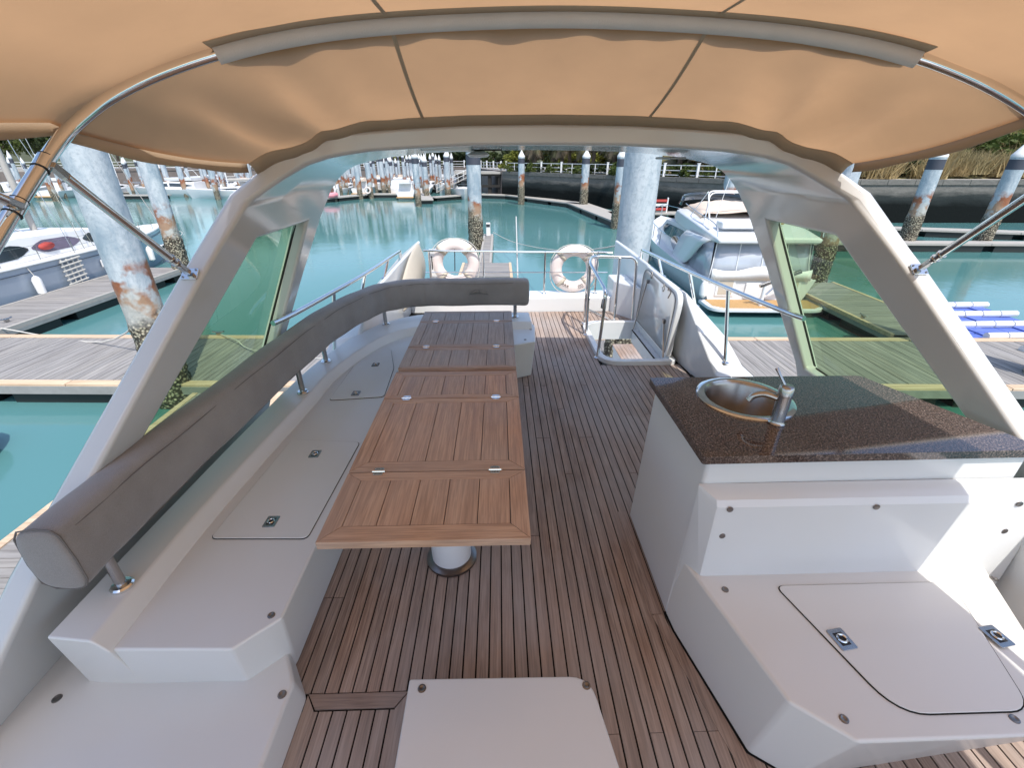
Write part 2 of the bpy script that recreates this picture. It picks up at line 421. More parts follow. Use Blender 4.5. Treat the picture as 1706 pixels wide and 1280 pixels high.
while x < 1.97:
    segs = [(-.9, 5.46)]
    if over(x): segs = [(-.9, HY0 - .02), (HY1 + .02, 5.46)]
    if x < -.35: segs = [(-.9, .90), (.958, 5.46)]
    if x < -.76 + .02: pass
    if x > .88: segs = [s for s in (((-.9, 1.18),) + ((2.0, HY0 - .02), (HY1 + .02, 5.46)) if over(x) else ((-.9, 1.18), (2.0, 5.46)))]
    if x > 1.70: segs = [(-.9, 1.18)]
    for a, b in segs:
        y = a; L = random.choice((1.25, 1.55, 1.85, 2.1))
        off = random.choice((.4, .9, 1.3, 1.7))
        cuts = [a]; c = a + off
        while c < b - .35: cuts.append(round(c, 2)); c += random.choice((2.2, 2.6, 3.0))
        cuts.append(b)
        for q0, q1 in zip(cuts, cuts[1:]): plank(x, q0 + .002, q1 - .002)
    x += PITCH_P; k += 1
# mitred border across the planks, beside the low platform
MB().prism([(-.715, .956), (-.355, .956), (-.395, .905), (-.675, .905)], -.006, .0015).build('border_plank', MAT['teak_deck_x'], deck, smooth=0)
for poly in ([(-.717, .953), (-.678, .900), (-.678, -.9), (-.717, -.9)], [(-.353, .953), (-.353, -.9), (-.392, -.9), (-.392, .900)]):
    MB().prism(poly, -.006, .0015).build('border_plank', MAT['teak_deck'], deck, smooth=0)
# margin planks along the foot of the galley
for poly in ([(.632, 1.86), (.678, 1.86), (.678, 1.24), (.632, 1.24)], [(.632, 1.236), (.678, 1.236), (.80, .70), (.90, .35), (.85, .35), (.75, .70)]):
    MB().prism(poly, -.006, .002).build('margin_plank', MAT['teak_deck'], deck, smooth=0)
# hull of the boat under the deck
hull = MB()
hull.loft([[(XC + s * a, y, z) for s, a, z in ((-1, 1.75, -.11), (-1, 2.1, -1.9), (-1, 2.3, -2.2), (-1, 1.6, -3.5), (1, 1.6, -3.5), (1, 2.3, -2.2), (1, 2.1, -1.9), (1, 1.75, -.11))] for y in (-6, 3.2)])
hull.loft([[(XC + s * a, y, z) for s, a, z in ((-1, 2.1, -2.05), (-1, 2.25, -2.25), (-1, 1.6, -3.5), (1, 1.6, -3.5), (1, 2.25, -2.25), (1, 2.1, -2.05))] for y in (3.202, 7.4)])
o = hull.build('yacht_hull', MAT['hullwhite'], bevel=.03); tag(o, 'white hull and saloon of the motor yacht under the teak deck', 'hull')
# side landing seen down the stair opening
t = thing('stair_landing', 'small teak landing below the open stair hatch', 'stairs', (2.4, 6.6, -1.32))
MB().box((2.06, 5.63, -1.40), (2.90, 7.57, -1.3185)).build('landing_base', MAT['gel'], t)
for i in range(14): MB().box((2.05 + i * .062, 5.62, -1.318), (2.05 + i * .062 + .056, 7.58, -1.310)).build('plank', MAT['teak_deck'], t, smooth=0)
for sx in (2.1, 2.35): MB().box((sx - .04, 5.62, -2.06), (sx + .04, 7.5, -1.402)).build('support', MAT['gel'], t)

# ================================================================== arch with tinted side windows
def wl(z): return 1.64 - .337 * (z - .84)
IN0 = [(wl(.10), .62, .10), (wl(.50), .97, .50), (wl(.56), 1.02, .56), (wl(.82), 1.31, .82), (wl(1.06), 1.58, 1.06), (wl(1.30), 1.85, 1.30), (1.455, 1.965, 1.39),
       (1.395, 2.20, 1.565), (1.28, 2.37, 1.66), (1.19, 2.45, 1.715), (1.10, 2.505, 1.745), (1.04, 2.53, 1.757), (.91, 2.58, 1.776), (.7, 2.62, 1.79), (.4, 2.645, 1.803), (0, 2.65, 1.806)]
T = .10
UP0 = [(a + T, b, c) for a, b, c in IN0[:7]] + [(1.455, 2.17, 1.605), (1.36, 2.31, 1.70), (1.265, 2.395, 1.767), (1.17, 2.46, 1.785), (1.13, 2.49, 1.822), (1.03, 2.535, 1.856), (.75, 2.61, 1.882), (.42, 2.647, 1.90), (0, 2.65, 1.905)]
AF = [(wl(.10), 2.70, .10), (wl(.50), 2.75, .50), (wl(.56), 2.78, .56), (wl(.82), 2.91, .82), (wl(1.06), 3.03, 1.06), (wl(1.30), 3.17, 1.30), (1.455, 3.22, 1.39),
      (1.40, 3.36, 1.55), (1.36, 3.43, 1.62), (1.31, 3.45, 1.665), (1.24, 3.455, 1.70), (1.15, 3.46, 1.722), (1.0, 3.465, 1.75), (.75, 3.47, 1.775), (.4, 3.475, 1.79), (0, 3.475, 1.795)]
AFU = [(a + T, b, c) for a, b, c in AF[:7]] + [(1.47, 3.37, 1.58), (1.43, 3.42, 1.66), (1.37, 3.44, 1.73), (1.28, 3.45, 1.79), (1.2, 3.455, 1.815), (1.05, 3.46, 1.85), (.78, 3.465, 1.875), (.42, 3.47, 1.895), (0, 3.47, 1.90)]
WF = lambda z: 2.33 - (1.39 - z) * 1.308       # forward edge of the window
WA = lambda z: 2.98 - (1.39 - z) * .39
def columns(front, aft):
    rows = []
    for i, (a, b) in enumerate(zip(front, aft)):
        a = Vector(a); b = Vector(b)
        if i < 7: f1 = (WF(a.z) - a.y) / (b.y - a.y); f2 = (WA(a.z) - a.y) / (b.y - a.y)
        else:
            f1, f2 = .30, .82
        if i == 0: f1, f2 = .28, .94
        rows.append([a, a.lerp(b, f1), a.lerp(b, f2), b])
    return rows
ri = columns(IN0, AF); ro = columns(UP0, AFU)
def arch_mesh():
    mb = MB()
    for side in (-1, 1):
        g = lambda q: (XC + side * q.x, q.y, q.z)
        n = len(ri); o = len(mb.v)
        vi = [g(q) for r in ri for q in r]; vo = [g(q) for r in ro for q in r]; N = len(vi); fs = []
        hole = lambda i, j: j == 1 and 1 <= i < 6
        for i in range(n - 1):
            for j in range(3):
                if hole(i, j): continue
                a, b, c, d = i*4+j, i*4+j+1, (i+1)*4+j+1, (i+1)*4+j
                fs += [(a, b, c, d), (N+a, N+d, N+c, N+b)]
            for j in (0, 3):
                a, d = i*4+j, (i+1)*4+j; fs.append((a, d, N+d, N+a))
        for i in range(1, 6):
            for j in (1, 2): a, d = i*4+j, (i+1)*4+j; fs.append((a, d, N+d, N+a))
        for i in (1, 6): a, b = i*4+1, i*4+2; fs.append((a, b, N+b, N+a))
        for j in range(3): fs.append((j, j+1, N+j+1, N+j))
        mb.add(vi + vo, fs)
    return mb
arch = thing('radar_arch', 'big white arch over the deck with green tinted side windows', 'arch', (XC, 2.4, 0))
arch_mesh().build('arch_shell', MAT['gel_gloss'], arch, bevel=.022, seg=3, merge=.0005, smooth=40)
for side in (-1, 1):
    zz = [.50, .56, .82, 1.06, 1.30, 1.39]
    def gp(y, z, off): return (XC + side * (wl(z) + off), y, z)
    ring = [(WF(z), z) for z in zz] + [(WA(z), z) for z in reversed(zz)]
    mb = MB(); n = len(ring)
    mb.add([gp(y, z, .074) for y, z in ring] , [tuple(range(n))])
    gl = mb.build('window', MAT['glass'], arch, smooth=0); gl['label'] = 'green tinted window pane'
    MB().tube([gp(y, z, .074) for y, z in ring], .0075, 6, closed=True).build('seal', MAT['black'], gl)
# underside fittings of the roof of the arch
def under(w_, y): return 1.80 - .03 * (w_ / 1.0) ** 2
MB().prism(rounded([(-.43, 2.78), (-.15, 2.78), (-.15, 3.2), (-.43, 3.2)], .02), 1.782, 1.80).build('speaker_panel', MAT['gel'], arch)
MB().tube(arc_corner([(-.62, 2.86, 1.787), (-.62, 3.12, 1.787), (.02, 3.12, 1.789), (.02, 2.86, 1.789), (-.3, 2.86, 1.789)], .04), .0025, 5).build('hatch_outline', MAT['gap'], arch)
MB().lathe([(.035, 1.785), (.06, 1.775), (.075, 1.765), (.06, 1.752), (.02, 1.748)], (-.13, 3.3, 0), 18).build('dome_lamp', MAT['white'], arch)
MB().box((1.06, 3.05, 1.738), (1.16, 3.35, 1.752)).build('ceiling_panel', MAT['dark_steel'], arch, bevel=.005)

# ================================================================== low coaming and stern wings
def wing(side):
    # stations from aft to forward: (y, inner half width, inner top z, outer half width, outer top z)
    st = [(6.35, 1.34, .72, 1.44, .68), (5.6, 1.37, .69, 1.51, .64), (5.1, 1.395, .67, 1.56, .57), (4.6, 1.40, .655, 1.61, .50), (3.96, 1.42, .634, 1.66, .41), (3.6, 1.46, .38, 1.71, .35), (3.33, 1.53, .13, 1.76, .19), (2.6, 1.60, .09, 1.80, .14), (1.2, 1.72, .09, 1.86, .12)]
    rings = []
    for y, a, za, b, zb in st:
        rings.append([(XC + side * q, y, z) for q, z in ((a + .01, -.12), (a, za), (a + .02, za + .015), (b - .02, zb + .015), (b, zb), (b + .10, -.40))])
    return MB().loft(rings)
for side in (-1, 1):
    o = wing(side).build('stern_wing', MAT['gel'], bevel=.012)
    tag(o, ('white sloping stern wing behind the grey backrest', 'white sloping stern wing beside the open stair hatch')[side > 0], 'coaming')
# inner face of the left wing carries a beige pad
pad = MB(); rows = []
for i in range(9):
    u = i / 8; y = 4.9 + u * 1.15
    rows.append([(XC - (1.40 - .05*u) + .03 + .10*math.sin(math.pi*v)*(1-.3*u), y, .18 + (.26 + .32*u + .08*math.sin(u*3)) * v) for v in [k / 8 for k in range(9)]])
o = pad.grid(rows).build('side_pad', MAT['beige'], solid=.03, subsurf=1); tag(o, 'rounded beige pad lining the inside of the stern wing behind the backrest', 'pad')
# stern bulwark
MB().box((XC - 1.385, 5.47, -.15), (XC + 1.385, 5.80, .185)).build('stern_coaming', MAT['gel'], bevel=.025, seg=3)
tag(bpy.data.objects['stern_coaming'], 'low white coaming along the stern edge under the rail', 'coaming')
# block between the wing and the coaming behind the hatch
MB().prism([(1.40, 5.42), (1.64, 5.05), (1.64, 5.75), (1.40, 5.75)], -.05, .40).build('stern_block', MAT['gel'], bevel=.02)
tag(bpy.data.objects['stern_block'], 'white moulded block at the stern end of the stair hatch', 'coaming')

# ================================================================== rails
rail = thing('stern_rail', 'polished steel rail across the stern between the wings', 'railing', (.2, 5.62, .185))
MB().tube([(-.93, 5.62, .735), (.2, 5.62, .715), (1.40, 5.62, .70)], .0125, 10).build('top_rail', MAT['chrome'], rail)
MB().tube([(-.93, 5.62, .47), (1.36, 5.62, .455)], .006, 8).build('lower_rail', MAT['chrome'], rail)
for px_ in (-.86, -.2, .565, 1.22):
    p = MB().tube([(px_, 5.62, .18), (px_, 5.62, .72)], .012, 10); p.lathe([(.03, .184), (.03, .192), (.014, .20)], (px_, 5.62, 0), 14); p.build('post', MAT['chrome'], rail)
def side_rail(side, label):
    g = lambda w_, y, z: (XC + side * w_, y, z)
    t = thing('side_rail', label, 'railing', g(1.55, 4, .6))
    path = smooth_path([g(1.44, 5.36, .60), g(1.41, 5.32, .76), g(1.40, 5.10, .80), g(1.45, 4.0, .83), g(1.58, 2.92, .845), g(1.64, 2.62, .85)], 6)
    MB().tube(path, .017, 12).build('top_rail', MAT['chrome'], t)
    for (w_, y, zb, zt) in ((1.435, 4.72, .62, .81), (1.51, 3.98, .52, .825), (1.60, 3.42, .20, .83)):
        p = MB().tube([g(w_ + .03, y - .04, zb), g(w_ - .055 if y < 4.5 else w_ - .02, y + .02, zt)], .014, 10)
        p.lathe([(.034, zb), (.034, zb + .012), (.016, zb + .02)], g(w_ + .03, y - .04, 0), 14); p.build('post', MAT['chrome'], t)
side_rail(1, 'sloping polished handrail above the stern wing beside the stair hatch')
side_rail(-1, 'sloping polished handrail above the stern wing behind the grey backrest')

# ================================================================== life rings
def life_ring(c, label, tilt, seed):
    t = thing('life_ring', label, 'life ring', c)
    rr = random.Random(seed); R0, r0 = .228, .072
    rings = []
    for i in range(40):
        a = 2 * math.pi * i / 40; ring = []
        for k in range(14):
            b = 2 * math.pi * k / 14; q = R0 + r0 * math.cos(b)
            ring.append((c[0] + q * math.cos(a), c[1] + r0 * .8 * math.sin(b), c[2] + q * math.sin(a)))
        rings.append(ring)
    rings.append(rings[0]); MB().loft(rings, False).build('ring', MAT['ring'], t, merge=.0005)
    rope = []
    for i in range(41):
        a = 2 * math.pi * i / 40; s = abs(math.sin(2 * a)); rad = R0 + r0 * .98 + .03 * s
        rope.append((c[0] + rad * math.cos(a), c[1] - .01, c[2] + rad * math.sin(a) - .012 * s))
    MB().tube(rope, .005, 6).build('grab_line', MAT['rope'], t)
    for a in (45, 135, 225, 315):
        a = R(a); d = Vector((math.cos(a), 0, math.sin(a))); tn = Vector((-d.z, 0, d.x)); pts = []
        for k in range(17):
            b = 2 * math.pi * k / 16; pts.append(Vector(c) + d * (R0 + (r0 + .004) * math.cos(b)) + Vector((0, (r0 * .8 + .004) * math.sin(b), 0)))
        MB().grid([[q + tn * s for s in (-.022, .022)] for q in pts]).build('band', MAT['beige'], t, solid=.003)
    for a, kind in ((232, 0), (241, 0), (250, 0), (289, 1), (298, 1)):       # worn lettering strokes
        a = R(a); d = Vector((math.cos(a), 0, math.sin(a))); tn = Vector((-d.z, 0, d.x)); m = Vector(c) + d * R0 + Vector((0, -r0 * .8 - .003, 0))
        mb = MB(); hh = .022
        segs = [((-1, 1), (-.5, -1)), ((-.5, -1), (0, .4)), ((0, .4), (.5, -1)), ((.5, -1), (1, 1))] if kind == 0 else [((-.8, -1), (-.8, 1)), ((-.8, 1), (.8, 1)), ((.8, 1), (.8, -1)), ((.8, -1), (-.8, -1))]
        for (x0, y0), (x1, y1) in segs: mb.bar(m + tn * x0 * .013 + d * y0 * hh, m + tn * x1 * .013 + d * y1 * hh, .004, .002, up=(0, 1, 0))
        mb.build('lettering', MAT['mark'], t)
    return t
life_ring((.945, 5.70, .485), 'faded white life ring hung on the stern rail near the stair hatch', 0, 1)
life_ring((-.555, 5.70, .565), 'faded white life ring on the stern rail half hidden by the grey backrest', 0, 2)
mb = MB().tube([(-.555, 5.70, .86), (-.55, 5.66, .72), (-.56, 5.64, .48)], .006, 6); o = mb.build('mooring_strap', MAT['black']); tag(o, 'thin black strap holding the life ring behind the backrest', 'strap')
# white whip antenna and box on the stern
t = thing('whip_antenna', 'thin white whip antenna standing at the stern rail', 'antenna', (.22, 5.66, .18))
MB().tube([(.235, 5.66, .18), (.205, 5.66, 1.12)], [.010, .007], 8).build('mast', MAT['white'], t); MB().lathe([(.02, .18), (.02, .26), (.012, .27)], (.235, 5.66, 0), 12).build('base', MAT['white'], t)
t = thing('rod_holder_box', 'narrow white upright box with a dark slot on the stern coaming', 'box', (-.94, 5.6, .18))
MB().box((-.885, 5.66, .18), (-.785, 5.76, .73)).build('case', MAT['white'], t, bevel=.012); MB().box((-.845, 5.654, .50), (-.833, 5.659, .66)).build('slot', MAT['black'], t)

# ================================================================== stair hatch
ht = thing('stair_hatch', 'open white stair hatch with its lid standing up on gas struts', 'hatch', (1.3, 4.4, 0))
outer = rounded([(HX0 - .035, HY0 - .04), (HX1 + .02, HY0 - .04), (HX1 + .02, HY1 + .04), (HX0 - .035, HY1 + .04)], [.22, .06, .06, .22], 8)
inner = rounded([(HX0 + .02, HY0 + .02), (HX1 - .03, HY0 + .02), (HX1 - .03, HY1 - .02), (HX0 + .02, HY1 - .02)], [.2, .05, .05, .2], 8)
mb = MB(); n = len(outer)
rings = [[(x_, y_, z_) for x_, y_ in pl] for pl, z_ in ((outer, .001), (outer, .045), (inner, .045), (inner, -.17))]
mb.loft(rings, False); mb.build('rim', MAT['gel'], ht, bevel=.008, smooth=50)
MB().box((HX1 - .10, HY0 + .03, -.20), (HX1 - .025, HY1 - .03, -.05)).build('inner_ledge', MAT['gel'], ht, bevel=.01)
MB().bar((HX1 - .105, HY1 - .05, -.045), (HX1 - .105, HY0 + .05, -.045), .010, .010).build('gutter', MAT['gap'], ht)
# lid, nearly upright, hinged on the outboard side
lid = []
for u, v in rounded([(HY0 + .03, 0), (HY1 + .02, 0), (HY1 + .02, .66), (HY0 + .03, .62)], [.03, .03, .13, .13], 8): lid.append((u, v))
def lp(u, v, o_): return (1.598 + .035 * v / .66 + o_, u, .045 + v)
mb = MB(); n = len(lid); mb.loft([[lp(u, v, -.03) for u, v in lid], [lp(u, v, .025) for u, v in lid]])
lo_ = mb.build('lid', MAT['gel'], ht, bevel=.014, seg=3)
cu = sum(q[0] for q in lid) / n; cv = .32
mb = MB(); mb.add([lp(cu + (u - cu) * .91, cv + (v - cv) * .88, -.0305) for u, v in lid], [tuple(range(n))]); mb.build('lid_liner', MAT['gel_gloss'], lo_, solid=.003)
MB().tube([lp(cu + (u - cu) * .925, cv + (v - cv) * .90, -.031) for u, v in lid], .004, 5, closed=True).build('gasket', MAT['dark_steel'], lo_)
for u, v in ((HY1 - .22, .52), (HY0 + .22, .30)):
    MB().box((lp(u, v, 0)[0] - .055, u - .02, .045 + v - .02), (lp(u, v, 0)[0] - .03, u + .02, .045 + v + .02)).build('strut_bracket', MAT['dark_steel'], lo_, bevel=.004)
MB().tube([lp(HY1 - .22, .52, -.045), (1.50, HY1 - .20, .02)], .008, 8).build('gas_strut', MAT['steel'], ht)
MB().tube([lp(HY0 + .22, .30, -.045), (1.545, HY0 + .03, .05)], .008, 8).build('gas_strut', MAT['steel'], ht)
for u, v in ((HY1 - .28, .60), (HY0 + .42, .57)):
    mb = MB(); q = [lp(u + a, v + b, -.034) for a, b in ((-.03, 0), (0, .035), (.03, 0), (0, -.035), (-.03, 0))]; mb.tube(q, .0035, 6); mb.build('latch', MAT['dark_steel'], lo_)
mb = MB(); mb.tube([lp(HY0 + .30, .58, -.034), lp(HY0 + .26, .62, -.05), lp(HY0 + .22, .58, -.034), lp(HY0 + .25, .52, -.04)], .006, 6); mb.build('latch', MAT['dark_steel'], lo_)
# guard rail of the hatch
gr = thing('hatch_guard_rail', 'polished steel guard rail around the open stair hatch', 'railing', (1.0, 4.3, 0))
top = arc_corner([(.955, 3.985, .50), (.965, 3.975, .665), (.925, 4.62, .785), (1.02, 5.0, .775), (1.52, 4.99, .765), (1.55, 4.97, .05)], .09)
MB().tube(top, .017, 12).build('top_rail', MAT['chrome'], gr)
for a, b in (((.942, 3.97, 0), (.972, 3.985, .64)), ((.944, 4.60, 0), (.93, 4.62, .77)), ((.985, 4.98, 0), (.985, 4.97, .765)), ((1.34, 4.99, 0), (1.33, 4.99, .76))):
    p = MB().tube([a, b], .015, 10); p.lathe([(.032, .002), (.032, .012), (.017, .02)], (a[0], a[1], 0), 14); p.build('post', MAT['chrome'], gr)
MB().tube([(.97, 4.98, .42), (.95, 4.62, .40)], .008, 8).build('brace', MAT['chrome'], gr)
MB().tube([(.955, 3.99, .50), (.962, 3.99, .58)], .022, 10).build('end_grip', MAT['black'], gr)
mb = MB().tube([(.93, 4.62, .30), (1.2, 4.95, .1), (1.33, 4.99, .03)], .007, 8); mb.build('brace', MAT['chrome'], gr)
# ================================================================== small fittings
def screw(p, parent, r=.0095):
    p = Vector(p); mb = MB().lathe([(r * 1.35, p.z), (r * 1.3, p.z + .0022), (r * .9, p.z + .003), (r * .5, p.z + .001)], (p.x, p.y, 0), 12)
    mb.build('fastener', MAT['dark_steel'], parent)
def screw_y(p, parent, r=.009):
    p = Vector(p); MB().lathe([(r * 1.3, -p.y * 0), (r * 1.2, -.0025), (r * .6, -.003)], p, 12, 'y').build('fastener', MAT['dark_steel'], parent)
def flush_latch(p, parent, a=.033, rot=0):
    p = Vector(p); mb = MB(); c, s = math.cos(rot), math.sin(rot)
    g = lambda x, y: (p.x + x * c - y * s, p.y + x * s + y * c)
    mb.prism([g(x, y) for x, y in rounded([(-a * .8, -a), (a * .8, -a), (a * .8, a), (-a * .8, a)], .006, 3)], p.z, p.z + .003)
    pl = mb.build('latch', MAT['steel'], parent, bevel=.001)
    m2 = MB().prism([g(x, y) for x, y in ((-a * .45, -a * .6), (a * .45, -a * .6), (a * .45, a * .6), (-a * .45, a * .6))], p.z + .003, p.z + .0036)
    m2.build('latch_recess', MAT['black'], pl, smooth=0)
    m3 = MB().tube([(p.x + a * .38 * math.cos(q), p.y + a * .38 * math.sin(q), p.z + .006) for q in [k * math.pi / 8 for k in range(16)]], .0035, 6, closed=True)
    m3.build('latch_ring', MAT['chrome'], pl)
def panel(poly, z, parent, r=.05, name='locker_lid', th=.006, n=6):
    pl = rounded(poly, r, n); c = Vector((sum(q[0] for q in pl) / len(pl), sum(q[1] for q in pl) / len(pl)))
    grow = lambda d: [tuple(Vector(q) + (Vector(q) - c).normalized() * d) for q in pl]
    o = MB().prism(grow(.002), z + .0005, z + th - .003).build(name + '_gap', MAT['gap'], parent, smooth=0)
    return MB().prism(grow(-.0015), z + .0006, z + th).build(name, MAT['gel_satin'], parent, bevel=.002)
def xy(px, py, z): q = atz(px, py, z); return (q.x, q.y)

# ================================================================== bench on the left
ST = .34; LT = .40
bench = thing('bench_seat', 'white moulded L-shaped bench with flush lockers behind the teak tables', 'bench', (-1.0, 2.5, 0))
seat_top = [(-1.34, .925), (-.875, .912), (-.76, 1.02), (-.765, 3.40), (-.66, 3.50), (.13, 3.50), (.30, 3.57), (.325, 3.98), (.27, 4.16), (-.85, 4.10), (-1.15, 3.7), (-1.30, 3.1), (-1.34, 2.4)]
seat_bot = [(-1.40, .965), (-.912, .962), (-.80, 1.067), (-.785, 3.42), (-.68, 3.53), (.12, 3.53), (.27, 3.60), (.29, 3.98), (.25, 4.16), (-.85, 4.12), (-1.15, 3.7), (-1.30, 3.1), (-1.38, 2.4)]
MB().prism([(a, b, .002) for a, b in seat_bot], .002, ST, [(a, b, ST) for a, b in seat_top]).build('bench_base', MAT['gel_satin'], bench, bevel=.010, seg=3)
li = smooth_path([(-1.296, .912, 0), (-1.30, 1.5, 0), (-1.235, 2.45, 0), (-1.19, 2.98, 0), (-.98, 3.60, 0), (-.62, 3.86, 0), (-.1, 3.92, 0), (.29, 3.92, 0)], 5)
lo = smooth_path([(-1.445, .930, 0), (-1.44, 1.5, 0), (-1.41, 2.45, 0), (-1.35, 3.1, 0), (-1.17, 3.75, 0), (-.80, 4.14, 0), (-.2, 4.20, 0), (.28, 4.20, 0)], 5)
rings = []
for a, b in zip(li, lo):
    d = (a - b).normalized()
    rings.append([(*(a + d * .045).xy, ST + .001), (*(a + d * .012).xy, LT - .012), (*a.xy, LT), (*b.xy, LT), (*(b - d * .02).xy, .03), (*(a + d * .04).xy, .03)])
rings[0][4] = (-1.462, .968, .03); rings[0][5] = (-1.26, .966, .03); rings[0][0] = (-1.255, .910, ST + .001)
MB().loft(rings).build('backrest_ledge', MAT['gel_satin'], bench, bevel=.008, seg=3)
A = [xy(350, 899, ST), xy(512, 899, ST), xy(600, 738, ST), xy(487, 733, ST)]
panel(A, ST, bench, .028); 
B = [xy(548, 668, ST), xy(640, 662, ST), (-.80, 3.05), (-.90, 3.42), xy(590, 610, ST)]
panel(B, ST, bench, .03)
panel([(-.62, 3.56), (.05, 3.56), (.05, 3.84), (-.5, 3.84)], ST, bench, .03)
for p, r_ in (((452, 870), 0), ((525, 757), 0), ((593, 656), 0), ((626, 608), 0)): flush_latch(atz(*p, ST + .006), bench)
for p in ((452, 1026), (884, 549), (875, 566)): screw(atz(*p, ST), bench)

plat = thing('moulded_platform', 'low white moulded platform in front of the bench', 'platform', (-1.2, .5, 0))
MB().prism([(-2.0, -.9), (-.715, -.9), (-.715, .943), (-.80, 1.06), (-.9, 1.3), (-2.0, 1.3)], -.004, .115, [(-2.0, -.9), (-.735, -.9), (-.735, .935), (-.81, 1.06), (-.9, 1.3), (-2.0, 1.3)]).build('platform_top', MAT['gel_satin'], plat, bevel=.014, seg=3)
for p in ((95, 1165), (470, 1158)): screw(atz(*p, .115), plat, .011)
MB().loft([[(XC - q, y, z) for q, z in ((1.94, .05), (1.90, .20), (1.86, .36), (1.98, .38), (2.02, .05))] for y in (-1.2, .2, .75)]).build('bulwark', MAT['gel'], plat, bevel=.02)

hb = thing('helm_seat_base', 'cream white low box with rounded corners standing on the teak deck', 'locker', (0, .7, 0))
pl = rounded([(-.335, .935), (.30, .928), (.388, .35), (-.335, .35)], [.01, .075, .03, .01])
pb = rounded([(-.315, .925), (.30, .925), (.40, .35), (-.315, .35)], [.01, .075, .03, .01])
MB().prism(pb, .002, .118, pl).build('box_top', MAT['gel_satin'], hb, bevel=.010, seg=3)
MB().prism([(a * 1.02, b + .008) for a, b in pb], .0012, .006).build('base_seal', MAT['gap'], hb, smooth=0)
for p in ((703, 1148), (977, 1143)): screw(atz(*p, .118), hb, .011)

# ================================================================== backrest
CP = smooth_path([(-1.37, 1.0, 0), (-1.365, 1.45, 0), (-1.335, 2.28, 0), (-1.285, 3.0, 0), (-1.18, 3.5, 0), (-1.02, 3.84, 0), (-.76, 3.99, 0), (-.45, 4.01, 0), (.255, 4.01, 0)], 8)
back = thing('backrest_cushion', 'long grey upholstered backrest curving round the white bench on steel posts', 'backrest', (-1.3, 2.5, .4))
sec = [(.071, .575), (.074, .66), (.066, .755), (.050, .777), (0, .784), (-.050, .774), (-.070, .745), (-.080, .64), (-.074, .56), (-.04, .535), (.03, .533), (.058, .547)]
rings = []; N = len(CP)
def frame_at(i):
    tt = (CP[min(i + 1, N - 1)] - CP[max(i - 1, 0)]).normalized(); return Vector((tt.y, -tt.x, 0))
for i, c in enumerate(CP):
    nrm = frame_at(i); sc = 1.0
    wob = .003 * math.sin(i * 1.7) + .003 * math.sin(i * .61)
    tf = max(0, (i - 32) / 30)
    rings.append([c + nrm * (a + wob * (1 if a > 0 else .4)) + Vector((0, 0, z_ + .003 * math.sin(i * .9 + k))) for k, (a, z_) in enumerate(sec)])
def end_ring(r, f, push):
    c = sum(r, Vector()) / len(r); return [c + (q - c) * f + push for q in r]
t0 = (CP[0] - CP[1]).normalized(); t1 = (CP[-1] - CP[-2]).normalized()
rings = [end_ring(rings[0], .90, t0 * .012), rings[0]] + rings[1:-1] + [end_ring(rings[-1], 1, -t1 * .03), end_ring(rings[-1], .97, t1 * -.005), end_ring(rings[-1], .80, t1 * .014)]
cush = MB().loft(rings).build('cushion', MAT['uphol'], back, subsurf=2, smooth=60)
def seam(k, inset=.0015, r_=.0028):
    pts = []
    for i in range(1, N - 2):
        c = CP[i]; nrm = frame_at(i); a, z_ = sec[k]; pts.append(c + nrm * (a + inset) * .965 + Vector((0, 0, z_ + .003 * math.sin(i * .9 + k) - (.006 if k == 2 else -.004))))
    MB().tube(pts, r_, 5).build('piping', MAT['uphol_seam'], cush)
seam(2, .001, .0018); seam(11, .001, .0018)
ringpts = [CP[0] + frame_at(0) * a * .99 + Vector((0, .002, z_)) for a, z_ in sec]
MB().tube(ringpts, .003, 6, closed=True).build('piping', MAT['uphol_seam'], cush)
for p, zt in (((205, 978), .57), ((505, 655), .57), ((643, 541), .57), ((560, 590), .57), ((858, 529), .57)):
    q = atz(*p, LT)
    if p == (560, 590): q = Vector((-1.29, 3.05, LT))
    mb = MB().tube([q, q + Vector((0, 0, zt - LT))], .0165, 14); mb.build('post', MAT['steel'], back)
    MB().lathe([(.036, LT + .0005), (.036, LT + .010), (.030, LT + .016), (.017, LT + .018)], (q.x, q.y, 0), 18).build('post_flange', MAT['chrome'], back)
# stitched wing emblem, barely raised
mb = MB(); c = Vector((-.19, 3.929, .672))
for s in (-1, 1):
    pts = [(0, .028), (.03, .024), (.07, .0), (.09, -.022), (.06, -.014), (.03, -.012), (0, -.010)]
    mb.add([(c.x + s * a, c.y, c.z + b) for a, b in pts] , [tuple(range(len(pts)))])
mb.build('emblem', MAT['emblem'], cush, solid=.003)

